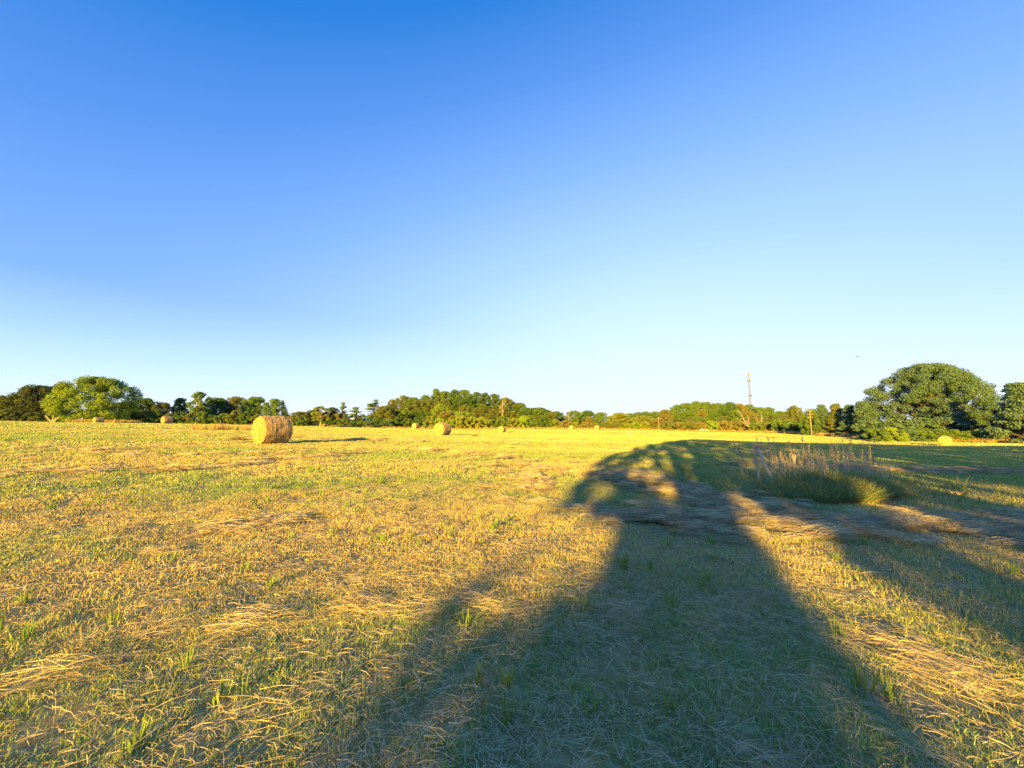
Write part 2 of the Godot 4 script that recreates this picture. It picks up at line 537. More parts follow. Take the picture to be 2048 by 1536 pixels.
func build_shade_trees():
	var r := RandomNumberGenerator.new()
	r.seed = 4242
	var nz := FastNoiseLite.new()
	nz.seed = 9; nz.frequency = 0.75; nz.fractal_octaves = 3
	var cuts := [-3.2, 2.0, 9.0, 16.0, 24.0, 33.0, 43.0, 58.0]
	for i in cuts.size() - 1:
		var lo: float = cuts[i]
		var hi: float = cuts[i + 1]
		var mid := (lo + hi) * 0.5
		if i == 0: mid = 0.4
		var base := sun_frame(mid, -28.0)
		var root := at(base.x, base.y)
		var labels := ["leafy tree with a ragged edge that shades the mown field", "leafy tree second in the row shading the mown field", "leafy tree third in the row shading the mown field", "leafy tree fourth in the row shading the mown field", "leafy tree fifth in the row shading the mown field", "leafy tree sixth in the row shading the mown field", "broad leafy tree ending the row that shades the field"]
		var t := thing("shade_tree", labels[i], "tree", root, 0.0, "trees that shade the near field")
		var f := Faces.new()
		var area := (hi - lo) * 13.0
		var near := i == 0
		var spots := int(area * (90 if i == 0 else (46 if i == 1 else 17)))
		var leaf := 0.30 if i < 2 else 0.46
		var ends := []
		for k in spots:
			var u := r.randf_range(lo, hi)
			var hh := r.randf_range(0.6, 15.6)
			if not shade_here(u, hh, nz, r.randf()): continue
			var a := -28.0 + r.randf_range(-1, 1) * (0.9 + 1.6 * (1.0 - absf(hh / 8.0 - 1.0)))
			# a spot further along the light throws its shade the same way when it stands lower by the sun's slope
			var q := sun_frame(u, a)
			var p := Vector3(q.x, (hh / 0.1853 - (a + 14.0)) * tan(deg_to_rad(SUN_HEIGHT)), -q.y) - root
			if r.randf() < 0.02: ends.append([p, Vector3.ONE])
			for m in (4 if i < 2 else 6):
				var c := p + rdir(r) * (0.10 if i < 2 else 0.22)
				var nn := (rdir(r) + Vector3(-0.2, 0, 0.6)).normalized()
				var s := nn.cross(rdir(r)).normalized()
				var up := s.cross(nn)
				var le := leaf * r.randf_range(0.7, 1.3)
				var tone := r.randf_range(0.75, 1.25)
				f.quad(c - s * le * 0.5, c + up * le * 0.38, c + s * le * 0.5, c - up * le * 0.38, Color(tone, tone, tone))
		part("crown", f.mesh(), mats["deep"], t)
		part("trunk", trunk_mesh(r, ends.slice(0, 26), shade_top(mid) * 0.85 + 2.0, 0.3, 0.8), mats["bark"], t)

# ---------------------------------------------------------------- hay bales
func hay_colour(r: RandomNumberGenerator) -> Color:
	var c := Color(0.42, 0.29, 0.13).lerp(Color(0.58, 0.43, 0.19), r.randf())
	if r.randf() < 0.22: c = Color(0.30, 0.18, 0.07).lerp(Color(0.42, 0.28, 0.11), r.randf())
	if r.randf() < 0.12: c = Color(0.34, 0.31, 0.12)
	return c

func build_bales():
	var r := RandomNumberGenerator.new()
	r.seed = 88
	var R := 0.77
	var L := 1.30
	# roll: a lumpy drum lying along x, resting on y = 0 with a slightly flattened foot
	var lump := FastNoiseLite.new()
	lump.seed = 4; lump.frequency = 1.6; lump.fractal_octaves = 3
	var f := Faces.new()
	var na := 56
	var nl := 38
	var bands := []
	for i in nl: bands.append(hay_colour(r))
	var shape := func(x: float, an: float) -> Vector3:
		var edge := pow(absf(x) / (L * 0.5), 6.0) * 0.05
		var rr := R - edge + lump.get_noise_3d(x * 1.2, cos(an) * 1.2, sin(an) * 1.2) * 0.045 + lump.get_noise_2d(x * 9.0, an * 0.4) * 0.02
		var p := Vector3(x, R + cos(an) * rr, sin(an) * rr)
		p.y = maxf(p.y, 0.035 + 0.12 * maxf(0.0, absf(p.z) - 0.32))
		return p
	for i in nl:
		for k in na:
			var x0 := -L / 2 + L * i / nl; var x1 := -L / 2 + L * (i + 1) / nl
			var a0 := TAU * k / na; var a1 := TAU * (k + 1) / na
			f.quad(shape.call(x0, a0), shape.call(x1, a0), shape.call(x1, a1), shape.call(x0, a1), bands[i].lerp(Color(0.40, 0.26, 0.12), 0.5).lerp(hay_colour(r), 0.3) * r.randf_range(0.85, 1.1))
	var roll := f.mesh()
	var ends := []
	for sgn in [-1.0, 1.0]:
		f = Faces.new()
		var rings := 15
		var pt := func(q: float, an: float) -> Vector3:
			var rr := (q + an / TAU) / rings if q < rings - 1 else 1.0
			rr = minf(rr, 1.0)
			var outer: Vector3 = shape.call(sgn * L * 0.5, an)
			var mid := Vector3(sgn * L * 0.5, R, 0)
			var p := mid.lerp(outer, rr)
			p.x += sgn * (0.045 * sin(q * PI) * 0 + 0.05 * (1.0 - rr * rr) + (0.022 if int(q) % 2 == 0 else -0.012) * (1.0 - pow(rr, 8.0)) + lump.get_noise_2d(p.y * 6.0, p.z * 6.0) * 0.02)
			return p
		for q in rings:
			for k in 40:
				var a0 := TAU * k / 40; var a1 := TAU * (k + 1) / 40
				f.quad(pt.call(q, a0), pt.call(q + 1.0, a0), pt.call(q + 1.0, a1), pt.call(q, a1), hay_colour(r).lerp(Color(0.56, 0.43, 0.17), 0.4))
		# stems wound round the end
		for k in 900:
			var rr := sqrt(r.randf()) * R * 0.97
			var an := r.randf() * TAU
			var c := Vector3(sgn * (L * 0.5 + 0.05 * (1 - rr * rr / R / R) + r.randf_range(0.01, 0.035)), R + cos(an) * rr, sin(an) * rr)
			if c.y < 0.05: continue
			var tang := (Vector3(0, -sin(an), cos(an)) + rdir(r) * 0.35).normalized()
			var wide := Vector3(sgn, 0, 0).cross(tang).normalized() * r.randf_range(0.003, 0.008)
			var len := r.randf_range(0.06, 0.16)
			f.quad(c - tang * len - wide, c - tang * len + wide, c + tang * len + wide, c + tang * len - wide, hay_colour(r) * 1.12)
		ends.append(f.mesh())
	# loose stems wound on the drum and sticking out
	f = Faces.new()
	for k in 2600:
		var an := r.randf() * TAU
		var x := r.randf_range(-0.5, 0.5) * L
		if r.randf() < 0.3: x = signf(x) * L * 0.5 * r.randf_range(0.88, 1.0)
		var p: Vector3 = shape.call(x, an)
		if p.y < 0.06: continue
		var out := Vector3(0, cos(an), sin(an))
		var tang := (Vector3(0, -sin(an), cos(an)) + rdir(r) * Vector3(0.5, 0.25, 0.25)).normalized()
		var wide := out.cross(tang).normalized() * r.randf_range(0.003, 0.008)
		var len := r.randf_range(0.08, 0.24)
		var c := p + out * r.randf_range(0.0, 0.02)
		var e := c + tang * len + out * r.randf_range(-0.03, 0.05)
		f.quad(c - wide, c + wide, e + wide * 0.5, e - wide * 0.5, hay_colour(r) * r.randf_range(0.8, 1.2))
	var loose := f.mesh()
	f = Faces.new()
	for k in 21:
		var x := L * (k / 20.0 - 0.5) * 0.96
		var pts := []; var rad := []
		for q in 41:
			var an := TAU * q / 40
			var p: Vector3 = shape.call(x, an)
			pts.append(p + Vector3(r.randf_range(-0.004, 0.004), cos(an), sin(an)) * Vector3(1, 0.008, 0.008)); rad.append(0.0035)
		f.tube(pts, rad, 3, Color(0.60, 0.52, 0.36))
	var net := f.mesh()
	var list := [
		["largest round hay bale, casting a long thin shadow on open field", -13.1, 20.4, 30.0],
		["round hay bale with a short shadow beyond the largest bale", -8.1, 43.5, 27.0],
		["small round hay bale by a low dark shadow in midfield", -2.45, 92.0, 26.0],
		["small round hay bale in front of the dark foot of the wooded hill", -25.6, 99.0, 24.0],
		["tiny pale hay bale beside a yellow tree at the far edge", 28.3, 124.0, 26.0],
		["tiny pale hay bale beneath the bare grey tree", 20.9, 131.0, 26.0],
		["hay bale seen side-on beside the big sunlit forked tree", -94.6, 85.0, 22.0],
		["hay bale with its round end showing below the slim trees", -69.6, 75.0, 22.0],
		["half sunk looking hay bale on the crest next to a post", -79.3, 106.0, 22.0],
		["faint low hay bale near the tan clearing", -86.0, 171.0, 24.0],
		["round faced hay bale at the foot of the giant tree", 66.0, 57.0, 47.0]]
	for i in list.size():
		var b: Array = list[i]
		var t := thing("hay_bale", b[0], "hay bale", at(b[1], b[2], -0.03), deg_to_rad(90.0 - b[3]), "round hay bales")
		part("roll", roll, mats["straw"], t).rotation.x = i * 0.0
		part("end_face", ends[0], mats["straw"], t)
		part("end_face", ends[1], mats["straw"], t)
		var w := part("net_wrap", net, mats["straw"], t)
		var l := part("loose_straw", loose, mats["straw"], t)
		l.set_meta("kind", "stuff")

# ---------------------------------------------------------------- fences, posts, stakes
func post_mesh(h: float, w: float) -> ArrayMesh:
	var f := Faces.new()
	f.tube([Vector3(0, -0.3, 0), Vector3(0.01, h * 0.5, 0), Vector3(0.02, h - 0.03, 0.01), Vector3(0.02, h, 0.01)], [w, w * 0.96, w * 0.92, w * 0.7], 7, WHITE)
	return f.mesh()

func fence(called: String, label: String, path: Array, step: float, h: float):
	var start := at(path[0][0], path[0][1])
	var t := thing(called, label, "fence", start)
	var pm := post_mesh(h, 0.085)
	var spots := []
	for i in path.size() - 1:
		var a := Vector2(path[i][0], path[i][1]); var b := Vector2(path[i + 1][0], path[i + 1][1])
		var n := int(a.distance_to(b) / step)
		for k in n: spots.append(a.lerp(b, float(k) / n))
	spots.append(Vector2(path[-1][0], path[-1][1]))
	for s in spots:
		var p := part("post", pm, mats["post"], t)
		p.position = at(s.x, s.y) - start
		p.rotation = Vector3(rng.randf_range(-0.06, 0.06), rng.randf() * 6.0, rng.randf_range(-0.06, 0.06))
		p.scale = Vector3(1, rng.randf_range(0.85, 1.15), 1)
	for y in [0.35, 0.65, 0.95, 1.2]:
		var f := Faces.new()
		var pts := []; var rad := []
		for s in spots:
			pts.append(at(s.x, s.y, y * h / 1.35) - start + Vector3(0.09, 0, 0)); rad.append(0.006)
		f.tube(pts, rad, 3, WHITE)
		part("wire", f.mesh(), mats["wire"], t)

func build_fences_and_posts():
	fence("wire_fence", "wire fence with weathered posts running below the giant tree's wood", [[95.0, 62.0], [80.0, 80.0], [90.0, 106.0], [98.0, 134.0]], 4.2, 1.35)
	fence("wire_fence", "wire fence with pale posts along the far field edge", [[97.0, 142.0], [91.0, 176.0], [64.0, 184.0], [34.0, 188.0]], 5.5, 1.5)
	for p in [["round wooden post in dry grass under the forked tree", -104.0, 90.0, 1.35, 0.14], ["round wooden post just past the side-on hay bale", -94.5, 88.5, 1.3, 0.14], ["small pale post on the crest before the half sunk bale", -74.5, 95.0, 1.2, 0.09]]:
		var t := thing("wooden_post", p[0], "post", at(p[1], p[2]), 0.0, "posts on the field crest")
		part("shaft", post_mesh(p[3], p[4]), mats["post"], t)
		var f := Faces.new()
		f.tube([Vector3(0, p[3] - 0.02, 0), Vector3(0.02, p[3] + 0.03, 0.01)], [p[4] * 0.72, p[4] * 0.3], 7, WHITE)
		part("weathered_top", f.mesh(), mats["grey_bark"], t)
	for p in [["taller white stake of the pair out in midfield", 23.0, 74.0, 1.25], ["shorter white stake of the pair out in midfield", 23.55, 74.3, 1.15]]:
		var t := thing("white_stake", p[0], "stake", at(p[1], p[2]), 0.0, "white stakes in midfield")
		part("shaft", post_mesh(p[3], 0.055), mats["white"], t)

# ---------------------------------------------------------------- tower, mast, poles
func build_tower_and_poles():
	var base := Vector3(258.0, 0.0, -400.0)
	var t := thing("lattice_tower", "tall grey lattice radio tower with antenna rings above the wood", "tower", base)
	var hh := 61.0
	var legs := []
	for k in 3:
		var an := TAU * k / 3 + 0.4
		legs.append([Vector3(cos(an), 0, sin(an)) * 1.5, Vector3(cos(an), 0, sin(an)) * 0.6 + Vector3(0, hh - 5, 0)])
		var f := Faces.new()
		f.tube([legs[k][0] + Vector3(0, -1, 0), legs[k][1]], [0.22, 0.16], 6, WHITE)
		part("leg", f.mesh(), mats["steel"], t)
	var br := Faces.new()
	var n := 26
	for i in n:
		for k in 3:
			var a: Vector3 = legs[k][0].lerp(legs[k][1], float(i) / n)
			var b: Vector3 = legs[(k + 1) % 3][0].lerp(legs[(k + 1) % 3][1], float(i + 1) / n)
			var c: Vector3 = legs[(k + 1) % 3][0].lerp(legs[(k + 1) % 3][1], float(i) / n)
			br.tube([a, b], [0.09, 0.09], 4, WHITE)
			br.tube([a, c], [0.08, 0.08], 4, WHITE)
	part("bracing", br.mesh(), mats["steel"], t)
	for ring in [[33.0, 1.9], [49.5, 1.8], [57.0, 1.5]]:
		var f := Faces.new()
		for k in 9:
			var an := TAU * k / 9
			var an2 := TAU * (k + 1) / 9
			var p := Vector3(cos(an) * ring[1], ring[0], sin(an) * ring[1])
			f.tube([p, Vector3(cos(an2) * ring[1], ring[0], sin(an2) * ring[1])], [0.1, 0.1], 4, WHITE)
			if k % 3 == 0: f.tube([Vector3(0, ring[0], 0), p], [0.1, 0.1], 4, WHITE)
		var platform := part("antenna_ring", f.mesh(), mats["steel"], t)
		for k in 6:
			var an := TAU * k / 6 + 0.3
			var g := Faces.new()
			g.box(Vector3(-0.22, -1.1, -0.12), Vector3(0.22, 1.1, 0.12), WHITE, Transform3D(Basis(Vector3.UP, -an), Vector3(cos(an) * ring[1], ring[0] + 0.2, sin(an) * ring[1])))
			part("antenna", g.mesh(), mats["wall"] if ring[0] > 55 else mats["steel"], platform)
	var f2 := Faces.new()
	f2.tube([Vector3(0, hh - 6, 0), Vector3(0, hh + 1.5, 0)], [0.3, 0.12], 6, WHITE)
	part("top_mast", f2.mesh(), mats["steel"], t)
	# thin mast
	var m := thing("radio_mast", "very thin guyed mast beyond the low trees", "mast", Vector3(-212.0, 0.0, -350.0))
	var f3 := Faces.new()
	f3.tube([Vector3(0, -1, 0), Vector3(0, 26.0, 0)], [0.24, 0.14], 5, WHITE)
	part("shaft", f3.mesh(), mats["steel"], m)
	for k in 3:
		var g := Faces.new()
		g.tube([Vector3(0, 20.0, 0), Vector3(cos(k * 2.1) * 9.0, 0, sin(k * 2.1) * 9.0)], [0.02, 0.02], 3, WHITE)
		part("guy_wire", g.mesh(), mats["wire"], m)
	# utility pole, bare pole, and the lines between them
	var up := thing("utility_pole", "wooden utility pole with crossarms behind the fence posts", "pole", at(85.5, 106.5))
	var g2 := Faces.new()
	g2.tube([Vector3(0, -0.5, 0), Vector3(0, 7.3, 0)], [0.17, 0.12], 8, WHITE)
	part("shaft", g2.mesh(), mats["post"], up)
	for y in [6.9, 6.0, 5.1]:
		var c := Faces.new()
		c.box(Vector3(-0.75, y, -0.07), Vector3(0.75, y + 0.13, 0.05), WHITE)
		var arm := part("crossarm", c.mesh(), mats["pale_bark"], up)
		for x in [-0.65, 0.0, 0.65]:
			var q := Faces.new()
			q.tube([Vector3(x, y + 0.13, 0), Vector3(x, y + 0.24, 0), Vector3(x, y + 0.3, 0)], [0.03, 0.06, 0.03], 6, WHITE)
			part("insulator", q.mesh(), mats["white"], arm)
	var bp := thing("bare_pole", "slender bare wooden pole against ochre trees at far edge", "pole", at(71.3, 181.0))
	var g3 := Faces.new()
	g3.tube([Vector3(0, -0.5, 0), Vector3(0, 6.6, 0)], [0.15, 0.11], 8, WHITE)
	part("shaft", g3.mesh(), mats["pale_bark"], bp)
	var g4 := Faces.new()
	g4.box(Vector3(-0.5, 6.1, -0.05), Vector3(0.5, 6.22, 0.05), WHITE)
	part("crossarm", g4.mesh(), mats["pale_bark"], bp)
	for e in [[5.15, 6.0, "upper"], [3.6, 4.4, "lower"]]:
		var w := Faces.new()
		var pts := []; var rad := []
		var a := at(85.5, 106.5, e[0]); var b := at(71.3, 181.0, e[1])
		for k in 15:
			var s := k / 14.0
			pts.append(a.lerp(b, s) - Vector3(0, sin(s * PI) * 0.6, 0)); rad.append(0.02)
		w.tube(pts, rad, 4, WHITE)
		var line := part(numbered("power_line"), w.mesh(), mats["wire"], self)
		tag(line, e[2] + " wire slung between utility pole and slender bare pole", "wire", "wires between the poles")

# ---------------------------------------------------------------- buildings, vehicle
func shed(label: String, x: float, d: float, w: float, dep: float, wall: float, ridge: float, roof: String, turn: float):
	var t := thing("farm_shed", label, "shed", at(x, d, -0.1), turn, "farm sheds beyond the field")
	var f := Faces.new()
	f.box(Vector3(-w / 2, 0, -dep / 2), Vector3(w / 2, wall, dep / 2), WHITE)
	part("wall", f.mesh(), mats["wall"], t)
	for s in [-1.0, 1.0]:
		f = Faces.new()
		var a := Vector3(-w / 2 - 0.3, wall - 0.12, s * (dep / 2 + 0.35)); var b := Vector3(w / 2 + 0.3, wall - 0.12, s * (dep / 2 + 0.35))
		var c := Vector3(w / 2 + 0.3, ridge, 0); var e := Vector3(-w / 2 - 0.3, ridge, 0)
		var up := Vector3(0, 0.12, 0)
		f.quad(a, b, c, e, WHITE); f.quad(a + up, e + up, c + up, b + up, WHITE); f.quad(a, a + up, b + up, b, WHITE)
		part("roof_slope", f.mesh(), mats[roof], t)
		f = Faces.new()
		f.tri(Vector3(s * w / 2, wall, -dep / 2), Vector3(s * w / 2, ridge, 0), Vector3(s * w / 2, wall, dep / 2), WHITE)
		part("gable", f.mesh(), mats["wall"], t)
	f = Faces.new()
	f.box(Vector3(-0.6, 0.05, dep / 2 + 0.01), Vector3(0.6, wall * 0.8, dep / 2 + 0.07), WHITE)
	part("door", f.mesh(), mats["rubber"], t)
	for x2 in [-w * 0.32, w * 0.32]:
		f = Faces.new()
		f.box(Vector3(x2 - 0.5, wall * 0.45, dep / 2 + 0.01), Vector3(x2 + 0.5, wall * 0.8, dep / 2 + 0.05), WHITE)
		part("window", f.mesh(), mats["glass"], t)

func build_far_buildings():
	shed("pale roofed shed half hidden behind the low distant bushes", -97.0, 222.0, 6.0, 4.0, 2.4, 3.3, "roof", 0.2)
	shed("second pale roofed shed near the airy tree", -86.5, 222.0, 5.0, 4.0, 2.4, 3.2, "roof", 0.3)
	shed("tan roofed shed by the pale trunked tree in the clearing", -112.5, 208.0, 7.0, 5.0, 2.4, 3.9, "tan_roof", 0.1)
	shed("low white roofed shed just past the largest bale", -117.5, 200.0, 8.0, 4.0, 2.2, 3.2, "roof", 0.0)
	# the low white vehicle by the far fence
	var t := thing("white_car", "low white car parked at the far edge below the wood", "car", at(88.5, 172.0), 0.1)
	var f := Faces.new()
	f.box(Vector3(-2.2, 0.35, -0.85), Vector3(2.2, 0.95, 0.85), WHITE)
	var prof := [[-1.5, 0.95], [-1.0, 1.45], [0.7, 1.45], [1.4, 0.95]]
	for i in 3:
		f.quad(Vector3(prof[i][0], prof[i][1], 0.75), Vector3(prof[i + 1][0], prof[i + 1][1], 0.75), Vector3(prof[i + 1][0], prof[i + 1][1], -0.75), Vector3(prof[i][0], prof[i][1], -0.75), WHITE)
	for z in [-0.75, 0.75]:
		f.quad(Vector3(-1.5, 0.95, z), Vector3(-1.0, 1.45, z), Vector3(0.7, 1.45, z), Vector3(1.4, 0.95, z), WHITE)
	part("body", f.mesh(), mats["white"], t)
	for z in [-0.765, 0.765]:
		f = Faces.new()
		f.quad(Vector3(-1.25, 1.0, z), Vector3(-0.9, 1.38, z), Vector3(0.6, 1.38, z), Vector3(1.1, 1.0, z), WHITE)
		part("side_window", f.mesh(), mats["glass"], t)
		for x in [-1.4, 1.4]:
			f = Faces.new()
			f.tube([Vector3(x, 0.33, z - 0.1), Vector3(x, 0.33, z + 0.1)], [0.33, 0.33], 14, WHITE)
			part("wheel", f.mesh(), mats["rubber"], t)

# ---------------------------------------------------------------- grass
func blade_colour(r: RandomNumberGenerator, dry: float) -> Color:
	var q := r.randf()
	var c: Color
	if q < dry:
		c = Color(0.64, 0.52, 0.25).lerp(Color(0.49, 0.39, 0.17), r.randf())
	elif q < dry + (1.0 - dry) * 0.62:
		c = Color(0.35, 0.44, 0.13).lerp(Color(0.50, 0.52, 0.16), r.randf())
	else:
		c = Color(0.17, 0.31, 0.11).lerp(Color(0.27, 0.40, 0.13), r.randf())
	var t := r.randf_range(0.8, 1.2)
	return Color(c.r * t, c.g * t, c.b * t)

func tuft(r: RandomNumberGenerator, n: int, rad: float, h0: float, h1: float, w: float, dry: float, lean := 0.5) -> ArrayMesh:
	var f := Faces.new()
	for i in n:
		var an := r.randf() * TAU
		var q := sqrt(r.randf()) * rad
		var b := Vector3(cos(an) * q, -0.01, sin(an) * q)
		var h := r.randf_range(h0, h1)
		var out := Vector3(cos(an), 0, sin(an)) * r.randf() * 0.5 + rdir(r) * Vector3(1, 0, 1) * 0.6
		out *= h * lean
		var fa := r.randf() * TAU
		var side := Vector3(cos(fa), 0, sin(fa)) * w * r.randf_range(0.6, 1.3) * 0.5
		var m := b + out * 0.35 + Vector3(0, h * 0.6, 0)
		var t := b + out + Vector3(0, h * (1.0 - 0.25 * lean * r.randf()), 0)
		var col := blade_colour(r, dry)
		f.quad(b - side, b + side, m + side * 0.8, m - side * 0.8, col)
		f.tri(m - side * 0.8, m + side * 0.8, t, col)
	return f.mesh()

func hay_mat(r: RandomNumberGenerator, n: int, rad: float, l0: float, l1: float, w: float, high: float, spread: float) -> ArrayMesh:
	var f := Faces.new()
	for i in n:
		var c := Vector3(r.randf_range(-1, 1) * rad, r.randf_range(0.01, high), r.randf_range(-1, 1) * rad * 0.8)
		var an := r.randfn(0.0, spread)
		var dir := Vector3(cos(an), r.randf_range(-0.12, 0.16), sin(an))
		var len := r.randf_range(l0, l1)
		var side := dir.cross(rdir(r)).normalized() * w * r.randf_range(0.6, 1.2) * 0.5
		var bow := Vector3(r.randf_range(-0.1, 0.1), r.randf_range(0.0, 0.12), r.randf_range(-0.12, 0.12)) * len
		var a := c - dir * len * 0.5
		var b := c + bow
		var e := c + dir * len * 0.5
		a.y = maxf(a.y, 0.004)
		e.y = maxf(e.y, 0.004)
		var col := Color(0.64, 0.54, 0.34).lerp(Color(0.44, 0.37, 0.21), r.randf())
		if r.randf() < 0.12: col = Color(0.34, 0.33, 0.13)
		f.quad(a - side, a + side, b + side, b - side, col)
		f.quad(b - side, b + side, e + side * 0.5, e - side * 0.5, col)
	return f.mesh()

func many(called: String, mesh: Mesh, mat: Material, buffer: PackedFloat32Array, parent: Node):
	if buffer.is_empty(): return
	var mm := MultiMesh.new()
	mm.transform_format = MultiMesh.TRANSFORM_3D
	mm.use_colors = true
	mm.mesh = mesh
	mm.instance_count = buffer.size() / 16
	mm.buffer = buffer
	var o := MultiMeshInstance3D.new()
	o.name = called
	o.multimesh = mm
	o.material_override = mat
	o.set_meta("kind", "stuff")
	parent.add_child(o, true)

func put_copy(buf: PackedFloat32Array, p: Vector3, turn: float, sx: float, sy: float, col: Color, tilt := 0.0):
	var b := Basis(Vector3.UP, turn)
	if tilt != 0.0: b = Basis(Vector3(cos(turn), 0, -sin(turn)), tilt) * b
	b = b * Basis.from_scale(Vector3(sx, sy, sx))
	buf.append_array(PackedFloat32Array([b.x.x, b.y.x, b.z.x, p.x, b.x.y, b.y.y, b.z.y, p.y, b.x.z, b.y.z, b.z.z, p.z, col.r, col.g, col.b, 1.0]))

# strewn hay: [points (x, distance), half width, thickness of cover]
var SWATHS := [
	[[[-3.4, 2.0], [-2.95, 2.32], [-2.39, 2.81], [-1.33, 3.23], [-0.1, 3.15], [0.93, 3.24], [1.6, 3.1]], 0.22, 0.24],
	[[[-4.5, 4.7], [-4.27, 5.5], [-3.42, 6.1]], 0.28, 0.6],
	[[[-13.0, 9.6], [-11.5, 10.3], [-9.3, 11.2], [-8.7, 13.8], [-6.35, 17.4]], 0.6, 0.4],
	[[[1.75, 6.2], [3.76, 6.1], [5.9, 5.84], [7.84, 5.92], [12.0, 6.6], [16.0, 7.0]], 0.62, 1.5],
	[[[2.2, 3.5], [2.45, 3.0], [2.62, 2.5], [2.6, 2.06], [2.4, 1.2]], 0.34, 0.6],
	[[[2.9, 11.6], [3.6, 10.0], [4.1, 8.8], [4.9, 7.1]], 0.85, 1.3],
	[[[-0.48, 5.0], [0.38, 5.2], [0.84, 5.1]], 0.22, 0.4],
	[[[-4.5, 19.4], [-0.5, 16.5], [0.78, 10.5], [-0.25, 7.8]], 0.8, 0.4],
	[[[0.9, 1.75], [1.6, 1.9], [2.3, 1.7]], 0.5, 0.25],
	[[[1.0, 7.0], [1.6, 6.4], [2.4, 6.0]], 0.3, 0.8],
	[[[9.0, 15.0], [14.0, 14.0], [22.0, 14.5]], 0.7, 0.7],
	[[[-20.0, 16.0], [-14.0, 14.0], [-9.0, 16.0]], 0.6, 0.3],
	[[[-30.0, 26.0], [-18.0, 27.0], [-6.0, 26.0], [6.0, 27.5]], 0.6, 0.22],
	[[[-44.0, 36.0], [-18.0, 36.0], [4.0, 37.0], [22.0, 36.0]], 0.7, 0.2]]

func swath_cover(x: float, d: float) -> float:
	var best := 0.0
	for s in SWATHS:
		var pts: Array = s[0]
		var w: float = s[1]
		for i in pts.size() - 1:
			var ax: float = pts[i][0]; var ad: float = pts[i][1]
			var bx: float = pts[i + 1][0]; var bd: float = pts[i + 1][1]
			if x < minf(ax, bx) - w * 2 or x > maxf(ax, bx) + w * 2 or d < minf(ad, bd) - w * 2 or d > maxf(ad, bd) + w * 2: continue
			var q := Geometry2D.get_closest_point_to_segment(Vector2(x, d), Vector2(ax, ad), Vector2(bx, bd)).distance_to(Vector2(x, d))
			best = maxf(best, minf(1.0, s[2]) * clampf(1.5 - q / w, 0.0, 1.0))
	return best

